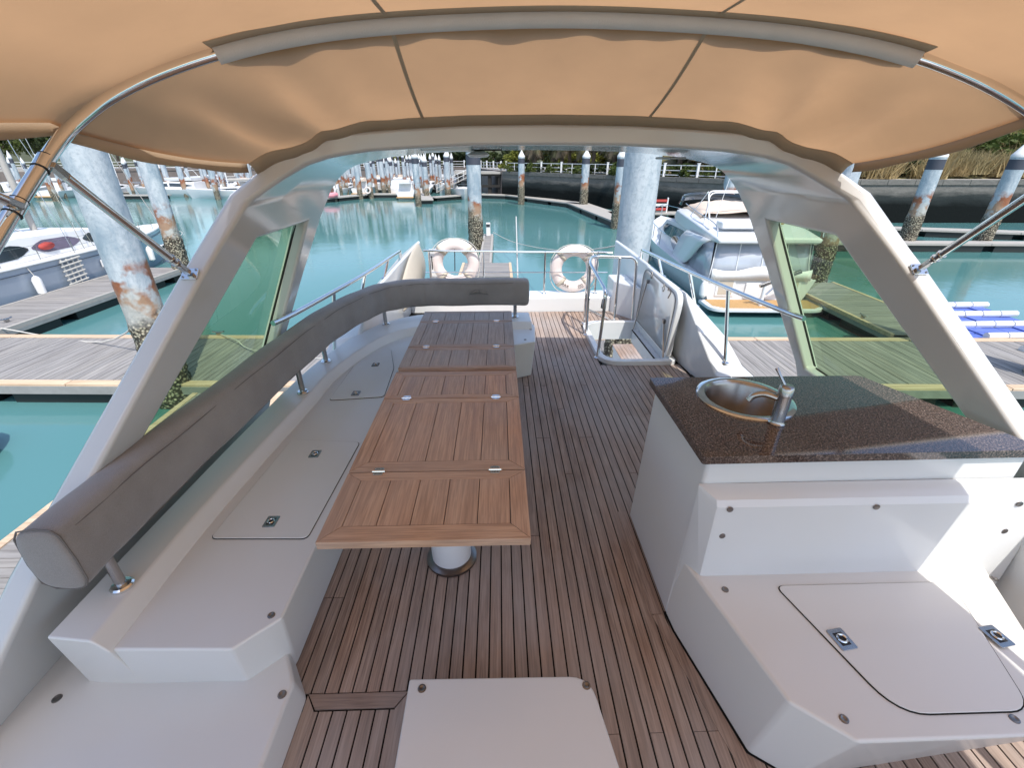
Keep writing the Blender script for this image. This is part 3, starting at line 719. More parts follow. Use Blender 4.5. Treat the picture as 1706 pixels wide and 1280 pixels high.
# ================================================================== two folding teak tables
TZ = .68; TX0, TX1 = -.585, .088
def hinge(x, y, parent, z=TZ):
    for s in (-1, 1): MB().prism(rounded([(x - .018, y), (x + .018, y), (x + .018, y + s * .022), (x - .018, y + s * .022)], .007, 3), z + .0005, z + .0030).build('hinge_leaf', MAT['chrome'], parent, bevel=.0006)
    MB().tube([(x - .024, y, z + .003), (x + .024, y, z + .003)], .0042, 8).build('hinge_pin', MAT['chrome'], parent)
    for sx in (-.010, .010):
        for sy in (-.013, .013): MB().lathe([(.0035, z + .0031), (.002, z + .0036)], (x + sx, y + sy, 0), 8).build('hinge_screw', MAT['dark_steel'], parent)
def leaf(parent, y0, y1, near, far, nb=5, side=.062, grey=False):
    ty_, tx_ = (MAT['teak_y2'], MAT['teak_x2']) if grey else (MAT['teak_y'], MAT['teak_x'])
    lf = MB().box((TX0 + .006, y0 + .006, TZ - .026), (TX1 - .006, y1 - .006, TZ - .012)).build('leaf', MAT['gap'], parent, smooth=0)
    th = .030; g = .0012
    x0, x1 = TX0, TX1
    def board(poly, mat, nm): MB().prism(poly, TZ - th, TZ).build(nm, mat, lf, bevel=.0018)
    if near: board([(x0, y0 + g), (x1, y0 + g), (x1 - side, y0 + near), (x0 + side, y0 + near)], tx_, 'frame_board')
    if far: board([(x0 + side, y1 - far), (x1 - side, y1 - far), (x1, y1 - g), (x0, y1 - g)], tx_, 'frame_board')
    ya, yb = y0 + near, y1 - far
    board([(x0, y0 + g * 2), (x0 + side - g, ya), (x0 + side - g, yb), (x0, y1 - g * 2)], ty_, 'frame_board')
    board([(x1, y0 + g * 2), (x1, y1 - g * 2), (x1 - side + g, yb), (x1 - side + g, ya)], ty_, 'frame_board')
    wd = (x1 - x0 - 2 * side) / nb
    for i in range(nb):
        a = x0 + side + i * wd; MB().box((a + .0014, ya + .0012, TZ - th), (a + wd - .0014, yb - .0012, TZ - .0008)).build('plank', ty_, lf, smooth=0)
ty = lambda py: atz(853, py, TZ).y
T1 = thing('folding_table', 'long teak folding table with hinged leaves on a thick white pedestal', 'table', (-.25, 1.6, 0))
yj = [1.028, 1.375, ty(662), 2.268]
leaf(T1, yj[0], yj[1], .068, .048); leaf(T1, yj[1] + .003, yj[2], .062, .045); leaf(T1, yj[2] + .003, yj[3], .035, .055)
for y in yj[1:3]:
    for x in (TX0 + .115, TX1 - .115): hinge(x, y + .0015, T1)
T2 = thing('folding_table', 'teak folding table at the stern end of the bench, greyed by weather', 'table', (-.25, 2.85, 0))
yk = [2.318, 2.63, ty(535), 3.365]
leaf(T2, yk[0], yk[1], .030, .045, grey=True); leaf(T2, yk[1] + .003, yk[2], .045, .035, grey=True); leaf(T2, yk[2] + .003, yk[3], .03, .045, grey=True)
for y in yk[1:3]:
    for x in (TX0 + .115, TX1 - .115): hinge(x, y + .0015, T2)
for t_, yc in ((T1, 1.57), (T2, 2.85)):
    MB().lathe([(.094, .03), (.094, TZ - .05)], (-.25, yc, 0), 36).build('pedestal', MAT['white'], t_)
    MB().lathe([(.12, .0025), (.12, .016), (.11, .022), (.096, .030)], (-.25, yc, 0), 36).build('pedestal_flange', MAT['dark_steel'], t_)
    MB().box((-.43, yc - .25, TZ - .052), (-.07, yc + .25, TZ - .032)).build('table_bracket', MAT['white'], t_)

# ================================================================== galley on the right
gal = thing('galley_unit', 'white moulded galley cabinet with a dark granite top and round sink', 'cabinet', (1.2, 1.4, 0))
GZ = .812
cb = MB().prism([(.692, 1.235), (1.885, 1.245), (1.70, 1.83), (.692, 1.835)], .002, GZ, [(.715, 1.238), (1.875, 1.245), (1.68, 1.81), (.715, 1.815)]); del cb.f[1]     # open under the worktop, for the sink
cb.build('cabinet_body', MAT['gel'], gal, bevel=.015, seg=3)
# back panel of the seat, standing proud of the cabinet, with a rounded shelf edge
def sbp(f): return [(1.236, .002), (1.236, .712), (1.236 - .02*f, .708), (1.236 - .062*f, .690 + .02*(1-f)), (1.236 - .076*f, .668 + .03*(1-f)), (1.236 - .086*f, .30), (1.236 - .086*f, .002)]
prof = [(1.236, .002), (1.236, .735), (1.222, .728), (1.180, .690), (1.162, .664), (1.150, .30), (1.150, .002)]
MB().loft([[(x_, a, b) for a, b in sbp(f)] for x_, f in ((.7005, .02), (.742, .96), (.752, 1), (1.93, 1))]).build('seat_back', MAT['gel'], gal, bevel=.012, seg=3)
sb = [(.693, 1.25), (.700, 1.16), (.795, .735), (.90, .665), (1.18, .69), (1.36, .82), (1.62, .95), (1.85, 1.25)]
stp = [(.728, 1.16), (.824, .712), (.955, .607), (1.52, .607), (1.66, .72), (1.90, 1.16)]
stq = [(.703, 1.25), (.720, 1.16), (.824, .712), (.955, .607), (1.25, .607), (1.52, .607), (1.66, .72), (1.90, 1.25)]
MB().prism([(a, b, .002) for a, b in sb], .002, ST, [(a, b, ST) for a, b in stq]).build('seat_base', MAT['gel_satin'], gal, bevel=.012, seg=3)
MB().prism([(a - .004, b) for a, b in sb[:6]] + [(1.3, 1.1)], .0015, .0045).build('base_seal', MAT['gap'], gal, smooth=0)
panel([(1.00, 1.098), (1.115, .668), (1.50, .668), (1.66, 1.098)], ST, gal, [.03, .09, .06, .09], 'seat_lid')
flush_latch(atz(1402, 1066, ST + .006), gal, .036, .15); flush_latch(atz(1660, 1061, ST + .006), gal, .036, .15)
for p in ((1208, 983), (1406, 1199), (1690, 1199), (1656, 965)): screw(atz(*p, ST), gal)
for p in ((1216, 849), (1203, 893), (1460, 845), (1698, 840), (1673, 885)):
    q = aty(*p, 1.158); screw_y((q.x, 1.158 - .001, q.z), gal)
bw = [[(XC + q, y, z) for q, z in ((1.72, .0), (1.69, .30), (1.66, .50), (1.80, .52), (1.90, .0))] for y in (-1.2, .3, 1.0)] + [[(XC + q, 1.24, z) for q, z in ((1.72, .0), (1.69, .30), (1.655, .56), (1.80, .58), (1.90, .0))]]
o = MB().loft(bw).build('bulwark', MAT['gel'], bevel=.02); tag(o, 'white bulwark closing the outboard end of the galley seat', 'bulwark')
# granite top with a hole for the sink
ctr = rounded([(.683, 1.825), (.683, 1.213), (1.895, 1.222), (1.665, 1.82)], [.012, .012, .02, .02], 3)
sc_ = xy(1240, 664, .845); SR = .165
mb = MB(); z0, z1 = GZ + .002, .846
m = 48; hole = [(sc_[0] + SR * math.cos(2*math.pi*k/m), sc_[1] + SR * math.sin(2*math.pi*k/m)) for k in range(m)]
bm = bmesh.new()
def loop(pts, z): vs = [bm.verts.new((x_, y_, z)) for x_, y_ in pts]; return vs, [bm.edges.new((vs[i], vs[(i+1) % len(vs)])) for i in range(len(vs))]
for z in (z0, z1):
    v1, e1 = loop(ctr, z); v2, e2 = loop(hole, z); bmesh.ops.triangle_fill(bm, edges=e1 + e2, use_beauty=True)
    if z == z0: lo1, lo2 = v1, v2
for a, b in ((lo1, v1), (lo2, v2)):
    for i in range(len(a)): bm.faces.new((a[i], a[(i+1) % len(a)], b[(i+1) % len(b)], b[i]))
bmesh.ops.recalc_face_normals(bm, faces=bm.faces)
me = bpy.data.meshes.new('countertop'); bm.to_mesh(me); bm.free()
ct = put('countertop', me, MAT['granite'], gal, bevel=.005); ct['label'] = 'dark brown speckled granite worktop'
sk = MB().lathe([(SR + .024, .8462), (SR + .024, .849), (SR + .012, .853), (SR - .008, .851), (SR - .018, .835), (SR - .024, .66), (SR - .05, .635), (.03, .628), (.028, .620), (.001, .620)], (*sc_, 0), 56, caps=False)
sk.build('sink_bowl', MAT['sinksteel'], gal, smooth=50)
MB().lathe([(SR + .026, .8464), (SR + .026, .850), (SR + .012, .8545), (SR - .006, .8525), (SR - .010, .846)], (*sc_, 0), 56, caps=False).build('sink_rim', MAT['chrome'], gal, smooth=50)
MB().lathe([(.027, .629), (.027, .6305), (.001, .6305)], (*sc_, 0), 20).build('drain', MAT['dark_steel'], gal)
fb = atz(1293, 706, .846); fx, fy = fb.x, fb.y
tap = MB().lathe([(.030, .8465), (.030, .853), (.026, .858), (.0245, .865), (.0245, .968), (.026, .970), (.026, 1.000), (.022, 1.006), (.012, 1.008)], (fx, fy, 0), 28); fo_ = tap.build('faucet', MAT['steel'], gal); fo_['label'] = 'brushed steel mixer tap with its lever up'
MB().tube(smooth_path([(fx - .02, fy + .01, .952), (fx - .055, fy + .03, .958), (fx - .085, fy + .045, .945), (fx - .098, fy + .05, .922)], 5), [.013] * 6 + [.012] * 10, 12).build('spout', MAT['steel'], fo_)
MB().tube([(fx - .004, fy + .01, 1.004), (fx - .022, fy + .03, 1.04), (fx - .03, fy + .045, 1.058)], [.005, .005, .007], 8).build('lever', MAT['steel'], fo_)

# ================================================================== canopy
BOW = [(0, 2.19), (.4, 2.177), (.75, 2.148), (1.0, 2.105), (1.18, 2.052), (1.31, 1.99), (1.40, 1.925), (1.455, 1.86), (1.485, 1.78)]
by = lambda z, y0=2.0: y0 + 1.2 * (z - 2.2)
bim = thing('bimini_canopy', 'tan canvas sun canopy stretched over a steel bow above the deck', 'canopy', (XC, 1, 2.0))
def mirror(half): return [(-a, *r_) for a, *r_ in reversed(half[1:])] + list(half)
LSH = lambda a, z: (0 if a > 0 or z > 2.06 else min(.075, max(0, (2.06 - z)) * .30, .035 + (1.95 - z) * .09))
bowpath = [(a - LSH(a, z), b, z) for a, b, z in mirror([(a, by(z), z) for a, z in BOW + [(1.49, 1.6), (1.49, 1.3), (1.49, .95), (1.50, .72)]])]
bp = smooth_path([(XC + a, b, c) for a, b, c in bowpath], 5)
MB().tube(bp, .0185, 14).build('bow_tube', MAT['chrome'], bim)
def resample(pts, n):
    P = [Vector(q) for q in pts]; L = [0]
    for a, b in zip(P, P[1:]): L.append(L[-1] + (b - a).length)
    out = []; j = 0
    for k in range(n):
        s = L[-1] * k / (n - 1)
        while j < len(P) - 2 and L[j + 1] < s: j += 1
        out.append(P[j].lerp(P[j+1], (s - L[j]) / max(1e-9, L[j+1] - L[j])))
    return out
NU = 97
aft_half = [(0, 2.605, 1.943), (.42, 2.60, 1.938), (.75, 2.565, 1.921), (1.0, 2.50, 1.890), (1.10, 2.455, 1.858), (1.15, 2.42, 1.812), (1.25, 2.35, 1.795), (1.31, 2.30, 1.765), (1.37, 2.24, 1.725)]
stA = arc_corner([(XC + a, b, c) for a, b, c in mirror(aft_half)], .02, 3)
EDGE = mirror(BOW); EDGE = [(a - LSH(a, z) - (.02 if a < -1.3 else 0), z + (.03 if a < -1.47 else 0)) for a, z in EDGE if a < 1.47]
stB = smooth_path([(XC + a, by(z) - .004, z + .021) for a, z in EDGE], 5)
stM = smooth_path([(XC + a * (1.135 if a > 0 else 1.01), by(z, 1.0) * .75 + .1, z + .035) for a, z in EDGE], 5)
stF = smooth_path([(XC + a * (1.165 if a > 0 else 1.02), -.35 - (2.2 - z) * .4, z + .03) for a, z in EDGE], 5)
stG = smooth_path([(XC + a * (1.165 if a > 0 else 1.0), -1.5 + (2.2 - z) * .3, z - .06) for a, z in EDGE], 5)
sts = [resample(q, NU) for q in (stA, stB, stM, stF, stG)]
rows = []
NV = 15
for i in range(4):
    p0 = sts[max(i-1, 0)]; p1 = sts[i]; p2 = sts[i+1]; p3 = sts[min(i+2, 4)]
    for k in range(NV):
        tt = k / NV; row = []
        for j in range(NU):
            lin = p1[j].lerp(p2[j], tt); q = lin.copy()
            sag = -.022 * math.sin(math.pi * tt) if i == 0 else -.012 * math.sin(math.pi * tt)
            q.z += sag
            u = abs(j / (NU - 1) * 2 - 1)
            if i == 0:      # folds running from the gathered corner at the arch
                ph = (u - .55) * 34 + tt * 5
                amp = .024 * max(0, min(1, (u - .45) / .25)) * max(0, min(1, (1.0 - u) / .12)) * math.sin(math.pi * min(1, tt * 1.15 + .08)) ** .7
                q.z += amp * math.sin(ph); q.y += amp * .6 * math.cos(ph * .7)
            elif i == 1:
                amp = .010 * max(0, min(1, (u - .5) / .3)); q.z += amp * math.sin(u * 21 + tt * 5)
            row.append(q)
        rows.append(row)
rows.append(sts[4])
MB().grid(rows).build('canvas', MAT['canvas'], bim, smooth=180)
# hems along the two sides
for jj in (0, NU - 1):
    s = 1 if jj else -1
    e = [r[jj] for r in rows]
    MB().grid([[q + Vector((s * .004, 0, .012)), q + Vector((s * .008, 0, -.016)), q + Vector((s * .006, 0, -.036 - .004 * math.sin(i * .8)))] for i, q in enumerate(e)]).build('side_hem', MAT['canvas_trim'], bim, solid=.003)
# flap closing the gap down to the arch
rowa = rows[0]
MB().grid([[q, q + Vector((0, .03, -.014)), Vector((q.x, q.y + .066, q.z - .050))] for q in rowa]).build('rear_flap', MAT['canvas_trim'], bim, solid=.003, smooth=180)
# seams
for xs in (-.372, .765):
    pts = []
    for r in rows:
        best = min(range(NU - 1), key=lambda j: abs((r[j].x + r[j+1].x) / 2 - xs)); a, b = r[best], r[best+1]
        f = max(0, min(1, (xs - a.x) / (b.x - a.x))); q = a.lerp(b, f); pts.append(q)
    MB().grid([[q + Vector((-.008, 0, -.003)), q + Vector((0, 0, -.005)), q + Vector((.008, 0, -.003))] for q in pts]).build('seam_tape', MAT['canvas_trim'], bim)
# webbing sleeve round the bow, with a loose flap
sl = resample([q for q in bp if abs(q.x - XC) < 1.19 and q.z > 1.95], 110)
MB().tube(sl, .029, 12).build('bow_sleeve', MAT['webbing'], bim)
up = []
for i, q in enumerate(sl):
    wv_ = .006 * math.sin(i * .31) + .003 * math.sin(i * .71 + 1) + .004 * math.sin(i * .17); f = min(1, i / 8, (len(sl) - 1 - i) / 8)
    up.append([q + Vector((0, .018, -.018)), q + Vector((0, .045, -.012 + wv_ * .5)), q + Vector((0, .060 + .03 * f + wv_, -.008 + wv_ * .4))])
MB().grid(up).build('sleeve_flap', MAT['webbing_dark'], bim, solid=.002, smooth=180)
fl2 = [[q + Vector((0, -.015, .012)), q + Vector((0, -.045, .016)), q + Vector((0, -.065, .020))] for q in sl]
MB().grid(fl2).build('sleeve_flap', MAT['canvas_trim'], bim, solid=.002, smooth=180)
# telescopic braces
def brace(a, b, parent, foot=None):
    a = Vector(a); b = Vector(b); d = (b - a).normalized()
    MB().tube([a + d * .05, a.lerp(b, .30)], .0115, 12).build('brace_rod', MAT['chrome'], parent)
    MB().tube([a.lerp(b, .12), b - d * .05], .0145, 12).build('brace_tube', MAT['chrome'], parent)
    for f in (.12, .17): MB().tube([a.lerp(b, f) - d * .004, a.lerp(b, f) + d * .004], .018, 12).build('brace_collar', MAT['steel'], parent)
    MB().bar(b - d * .055, b - d * .004, .024, .020).build('brace_fork', MAT['steel'], parent, bevel=.003)
    MB().bar(a - d * .004, a + d * .055, .022, .020).build('brace_fork', MAT['steel'], parent, bevel=.003)
    if foot is not None:
        n_, u_ = foot; n_ = Vector(n_).normalized(); u_ = Vector(u_).normalized(); v_ = n_.cross(u_)
        c = a - n_ * .012
        ring = rounded([(-.032, -.026), (.032, -.026), (.032, .026), (-.032, .026)], .006, 3)
        MB().loft([[c + u_ * q + v_ * r_ + n_ * h for q, r_ in ring] for h in (-.004, .003)]).build('foot_plate', MAT['chrome'], parent, bevel=.001)
        for q in (-.022, .022):
            for r_ in (-.017, .017):
                cc_ = c + u_ * q + v_ * r_; MB().tube([cc_ + n_ * .003, cc_ + n_ * .006], .004, 8).build('foot_screw', MAT['dark_steel'], parent)
for s in (-1, 1):
    zf = 1.335; wf = wl(zf) + .055; yf = 1.885
    dl = Vector((s * -.337 * 0, 1.12, 1)).normalized(); nf = Vector((0, -1, 1.12)).normalized()
    a = Vector((XC + s * wf, yf, zf)) + nf * .015 - dl * .02
    wb = lambda z: 1.475 + (0 if s > 0 else min(.075, .035 + (1.95 - z) * .09))
    b = Vector((XC + s * wb(1.735), by(1.735), 1.735))
    brace(a, b, bim, (nf, (s, 0, 0)))
    c0 = Vector((XC + s * wb(1.63), by(1.63), 1.63)); (brace(Vector((XC + s * 1.40, .45, 2.08)), c0, bim) if s < 0 else None)
    for z in (1.735, 1.63):
        c = Vector((XC + s * (wb(z) + .015), by(z), z)); d = Vector((0, 1.2, 1)).normalized()
        MB().tube([c - d * .022, c + d * .022], .0205, 14).build('bow_clamp', MAT['chrome'], bim)
        for q in (-.023, .023): MB().tube([c + d * q - d * .0012, c + d * q + d * .0012], .0212, 14).build('clamp_groove', MAT['black'], bim)
# ================================================================== water and shore
me = MB().add([(-500, -200, WATER), (500, -200, WATER), (500, 400, WATER), (-500, 400, WATER)], [(0, 1, 2, 3)]).build('water', MAT['water'], smooth=0); tag(me, 'calm teal green harbour water', None, kind='structure')
QZ = .05
RW = [(.6, 66), (20.6, 39.6), (90, 37.5)]
LW = [(-150, 74), (-62, 80), (-50, 92), (-5.5, 92), (.6, 66)]
shore = [(-400, 74)] + LW + RW[1:] + [(400, 37), (400, 390), (-400, 390)]
sh = MB().prism(shore, WATER - 1, QZ - .03).build('shore', MAT['pave'], smooth=0); tag(sh, 'paved quayside ground behind the harbour walls', None, kind='structure')
# hillside on the right and low bank behind the far quay
rows = []
for i in range(26):
    v = i / 25; row = []
    for j in range(61):
        u = j / 60; x = 14 + u * 150; y0 = 43 + max(0, (24 - x)) * 1.5; y = y0 + v * 75
        h = QZ - .06 + (v ** .8) * (17 if x > 24 else 17 * max(.10, (x - 12) / 12)) + noise.noise(Vector((x * .12, y * .12, 0))) * 1.1 * min(1, v * 5)
        row.append((x, y, h))
    rows.append(row)
o = MB().grid(rows).build('hillside', MAT['hill']); tag(o, 'dry scrubby hillside rising behind the stone quay wall', None, kind='structure')
rows = []
for i in range(10):
    v = i / 9; rows.append([(-260 + j * 5.5, 101 + v * 60, QZ - .05 + v * 9 + noise.noise(Vector((j * .4, v * 4, 3))) * 1.2 * min(1, v * 4)) for j in range(52)])
o = MB().grid(rows).build('far_bank', MAT['bank']); tag(o, 'low wooded bank behind the far quay', None, kind='structure')
# ---------------------------------------------------------------- quay walls
def quay_wall(pts, label, mat, cap_len=2.2):
    t = thing('quay_wall', label, 'wall', (pts[0][0], pts[0][1], WATER)); mb = MB(); n = 0
    for (x0, y0), (x1, y1) in zip(pts, pts[1:]):
        a = Vector((x0, y0, 0)); b = Vector((x1, y1, 0)); d = (b - a).normalized(); nr = Vector((d.y, -d.x, 0)); L = (b - a).length
        if nr.y > 0: nr = -nr
        q = lambda s, o_, z: a + d * s + nr * o_ + Vector((0, 0, z))
        mb.loft([[q(s, .30, WATER - .8), q(s, .12, QZ - .32), q(s, -.3, QZ - .32), q(s, -.3, WATER - .8)] for s in (0, L)])
        m = int(min(L, 60) / cap_len)
        for k in range(m):
            s0 = k * L / max(1, int(L / cap_len)) + .02; s1 = s0 + L / max(1, int(L / cap_len)) - .04; j = random.uniform(-.015, .015)
            MB().loft([[q(s, .22 + j, QZ - .318), q(s, .22 + j, QZ + .06 + j), q(s, -.35, QZ + .06 + j), q(s, -.35, QZ - .318)] for s in (s0, s1)]).build('cap_stone', mat, t, smooth=0)
    mb.build('wall_face', mat, t, smooth=0); return t
quay_wall(RW, 'dark tide-stained stone quay wall below the palms and hillside', MAT['quay'])
quay_wall(LW, 'brown quay wall behind the rows of moored boats', MAT['quaybrown'], 4.5)
def quay_fence(pts, label, step=1.7, big=3):
    t = thing('quay_fence', label, 'fence', (pts[0][0], pts[0][1], QZ)); k = 0
    pm = MB().box((-.04, -.04, 0), (.04, .04, 1.0)).mesh('baluster', 0); bm_ = MB().box((-.10, -.10, 0), (.10, .10, 1.12)).box((-.13, -.13, 1.121), (.13, .13, 1.18)).mesh('post', 0)
    for (x0, y0), (x1, y1) in zip(pts, pts[1:]):
        a = Vector((x0, y0, QZ + .06)); b = Vector((x1, y1, QZ + .06)); d = (b - a).normalized(); L = (b - a).length; s = 0
        for h in (.98, .55, .16): MB().bar(a + Vector((0, 0, h)), b + Vector((0, 0, h)), .05, .06).build('rail', MAT['white'], t, smooth=0)
        while s < L:
            o = put('post' if k % big == 0 else 'baluster', bm_ if k % big == 0 else pm, MAT['white'], t); o.location = a + d * s; k += 1; s += step
    return t
off = lambda pts, dx, dy: [(x + dx, y + dy) for x, y in pts]
quay_fence(off([(.8, 66), (20.6, 39.8), (22.5, 39.75)], .25, .3), 'white railing along the top of the dark stone quay under the palms', 1.75, 2)
quay_fence(off([(-150, 74), (-62, 80), (-50, 92), (-5.5, 92), (.6, 66.4)], 0, .35), 'white railing along the far quay behind the moored boats', 2.3, 2)

# ---------------------------------------------------------------- docks
def board_mesh(L, wd, th=.04): return MB().box((-wd/2, 0, -th), (wd/2, L, 0)).mesh('plank', 0)
# main dock across the stern, boards along the boat's length
D0 = thing('main_dock', 'grey boarded floating dock with pale timber edges running behind the stern', 'dock', (0, 8.60, DOCK), R(-2.2))
DW = 3.05; DX0, DX1 = -26, 24
bmesh_ = board_mesh(DW - .44, .137); x = DX0; rest = MB()
while x < DX1:
    if -16.5 < x < -4.9 or 3.2 < x < 16.5:
        o = put('plank', bmesh_, MAT['dock_y']); o.location = (x, .22, random.uniform(-.004, .004)); child(o, D0)
    else: rest.box((x - .0685, .22, -.04), (x + .0685, DW - .22, 0))
    x += .146
o = rest.build('dock_boards', MAT['dock_y'], smooth=0); child(o, D0); o['kind'] = 'stuff'
for y0 in (0, DW - .215):
    x = DX0
    while x < DX1:
        L = 4.1; o = MB().box((x + .01, y0, -.06), (x + L, y0 + .21, .022)).build('edge_timber', MAT['timber'], bevel=.008); child(o, D0); x += L + .01
for y0, y1 in ((-.02, .0), (DW, DW + .02)):
    o = MB().box((DX0, y0, -.22), (DX1, y1, -.03)).build('fascia', MAT['concrete'], smooth=0); child(o, D0)
o = MB().box((DX0, .03, -.20), (DX1, DW - .03, -.045)).build('frame', MAT['concrete'], smooth=0); child(o, D0)
x = DX0
while x < DX1:
    o = MB().box((x, .10, -.62), (x + 2.6, DW - .1, -.205)).build('float', MAT['float'], bevel=.03); child(o, D0); x += 3.0
def finger(loc, rz, wd, L, label, detailed=True, bw=.137, mat='dock_x', edge='concrete'):
    t = thing('finger_dock', label, 'dock', loc, rz)
    if detailed:
        bmh = MB().box((0, -bw / 2, -.04), (wd - .24, bw / 2, 0)).mesh('plank', 0); y = bw / 2
        while y < L:
            o = put('plank', bmh, MAT[mat]); o.location = (.12, y, random.uniform(-.004, .004)); child(o, t); y += bw + .009
    else: child(MB().box((.1, 0, -.04), (wd - .1, L, 0)).build('boards', MAT[mat], smooth=0), t)
    for x0, x1 in ((0, .115), (wd - .115, wd)): child(MB().box((x0, 0, -.10), (x1, L, .015)).build('edge_timber', MAT['timber' if edge == 'timber' else 'pave'], bevel=.008), t)
    child(MB().box((-.02, -.02, -.22), (wd + .02, L + .02, -.101)).build('fascia', MAT['concrete'], smooth=0), t)
    y = .2
    while y < L - .6: child(MB().box((.06, y, -.62), (wd - .06, min(L, y + 1.9), -.222)).build('float', MAT['float']), t); y += 2.5
    return t
finger((-16.75, 12.35, DOCK), R(-1), 2.35, 8.4, 'grey finger dock with a pale edge alongside the blue-grey sailing boat')
finger((11.0, 11.55, DOCK), R(-2), 2.15, 5.9, 'short boarded finger dock beyond the right window with blue floats beside it', edge='timber')
finger((-1.75, 18.7, DOCK), 0, 2.3, 2.75, 'small pale square dock platform behind the stern rail', True, .20, 'dock_x', 'timber')
finger((-1.0, 21.5, DOCK), 0, .62, 8.8, 'narrow walkway of grey boards leading away behind the stern rail')
finger((-6.52, 1.5, DOCK), 0, 1.9, 7.0, 'pale boarded finger dock lying along the left side of the yacht', True, .137, 'dock_x', 'timber')
# far walkways
def walkway(pts, label, wd=1.8, name='walkway'):
    t = thing(name, label, 'dock', (*pts[0], DOCK))
    for (x0, y0), (x1, y1) in zip(pts, pts[1:]):
        a = Vector((x0, y0, DOCK - .06)); b = Vector((x1, y1, DOCK - .06)); d = (b - a).normalized(); L = (b - a).length; n = max(1, int(L / 4.5))
        for k in range(n):
            p = a.lerp(b, k / n); q = a.lerp(b, (k + 1) / n) - d * .04
            MB().bar(p, q, wd, .12).build('deck_panel', MAT['pave'], t, smooth=0)
            MB().bar(p + d * .3 + Vector((0, 0, -.26)), q - d * .3 + Vector((0, 0, -.26)), wd - .2, .39).build('float', MAT['float'], t, smooth=0)
    return t
walkway([(-6.5, 67.5), (1.5, 64.6), (9.1, 51.5)], 'pale walkway floating in front of the dark quay wall')
walkway([(8.6, 52.5), (10.1, 36.2)], 'walkway branching towards the yacht in front of the dark quay wall', 2.2)
walkway([(10, 42.8), (26, 42.4)], 'walkway running behind the white flybridge yacht')
walkway([(17.5, 27.0), (34, 26.0)], 'narrow pale dock holding two white topped piles off the quay', 1.0)
walkway([(24.2, 33.8), (40, 28.8)], 'pale grey dock lying close under the quay wall', 1.3)
walkway([(-24, 55.5), (-17.8, 66.8), (-10.5, 67.2), (-8.6, 57.0)], 'walkway with a pink inflatable lying on it')
walkway([(-8.4, 61), (-4.5, 65)], 'short walkway near the white boat with its bow towards the yacht', 1.4)
walkway([(-48, 76), (-8, 78)], 'walkway in front of the far moored boats')
walkway([(-75, 70), (-52, 72)], 'walkway under the brown quay wall', 1.6)
walkway([(-52, 66), (-44, 65.5)], 'stubby walkway beside the far sailing boat', 1.6)
walkway([(-34, 32.5), (-21, 29.3)], 'dark floated walkway behind the blue-grey sailing boat', 1.5)
# ---------------------------------------------------------------- piles
def pile_mesh(r, ztop, seed, n=24, rough=True):
    rr = random.Random(seed); mb = MB(); rings = []; z = WATER - 1.0; prof = []
    while z < ztop: prof.append(z); z += .09 if z < -1.0 else .45
    prof.append(ztop)
    for z in prof:
        ring = []; g = max(0, min(1, (-1.15 - z) / .35)) if rough else 0
        for k in range(n):
            a = 2 * math.pi * k / n; q = r + g * (.012 + rr.uniform(-.028, .05) * .8) * (r / .33)
            ring.append((q * math.cos(a), q * math.sin(a), z))
        rings.append(ring)
    return mb.loft(rings).mesh('shaft', 40)
def cap_mesh(r, z): return MB().lathe([(r + .02, z), (r + .02, z + .12), (r * .9, z + .2), (.03, z + .72), (.001, z + .73)], n=20).mesh('cone_cap', 40)
def band_mesh(r, z): return MB().lathe([(r + .006, z - .62), (r + .006, z - .10)], n=20).mesh('painted_band', 40)
def make_pile(x, y, r, ztop, label, seed, group=None, cap=True, fine=True, mat='pile'):
    t = thing('mooring_pile', label, 'pile', (x, y, 0), 0, group)
    child(put('shaft', pile_mesh(r, ztop, seed, 36 if fine else 14, fine), MAT[mat]), t)
    if cap: child(put('cone_cap', cap_mesh(r, ztop), MAT['pilecap']), t)
    child(put('painted_band', band_mesh(r, ztop), MAT['pileband']), t)
    return t
make_pile(-7.30, 9.05, .34, 3.6, 'thick rust-streaked white pile against the main dock beyond the left window', 1)
q = aty(1071, 300, 9.2); make_pile(q.x, 9.35, .345, 4.2, 'thick pale grey pile rising behind the stair hatch', 2)
make_pile(-14.35, 20.75, .33, 2.6, 'rusty pile at the tip of the finger dock beside the blue-grey sailing boat', 3)
make_pile(-1.38, 27.6, .40, 2.0, 'flat topped white pile with a navy band behind the stern rail', 4, cap=False)
make_pile(12.38, 8.75, .36, 3.0, 'dark barnacled pile at the end of the main dock by the blue floats', 5)
make_pile(12.9, 17.75, .33, 2.3, 'pale pile at the end of the finger dock beyond the right window', 6)
make_pile(2.62, 56.2, .36, 1.75, 'white coned pile on the pale walkway where it passes the yellow bush', 7)
make_pile(9.0, 50.8, .40, 1.75, 'white coned pile at the bend of the walkway below the palms', 8)
make_pile(9.05, 36.2, .36, 1.75, 'rust banded white coned pile at the end of the branching walkway', 9)
make_pile(24.6, 27.3, .40, 1.75, 'white coned pile with a rusty waist on the narrow pale dock', 10)
make_pile(29.2, 27.2, .40, 1.75, 'white coned pile with a dark barnacled foot on the narrow pale dock', 11)
q = aty(1214, 320, 33); make_pile(q.x, 33, .42, 1.9, 'rust streaked pile behind the white flybridge yacht', 12)
make_pile(-62, 62, .36, 2.2, 'tall white coned pile in front of the brown quay wall', 13)
farp = make_pile(-20.6, 61, .34, 1.6, 'white coned mooring pile among the far moored boats', 21, 'white coned piles among the far boats', fine=False, mat='pile_far')
rp = random.Random(5)
near_px = [(600, 321), (618, 320), (697, 332), (711, 322), (640, 316), (747, 320), (285, 316), (310, 318), (362, 322)]
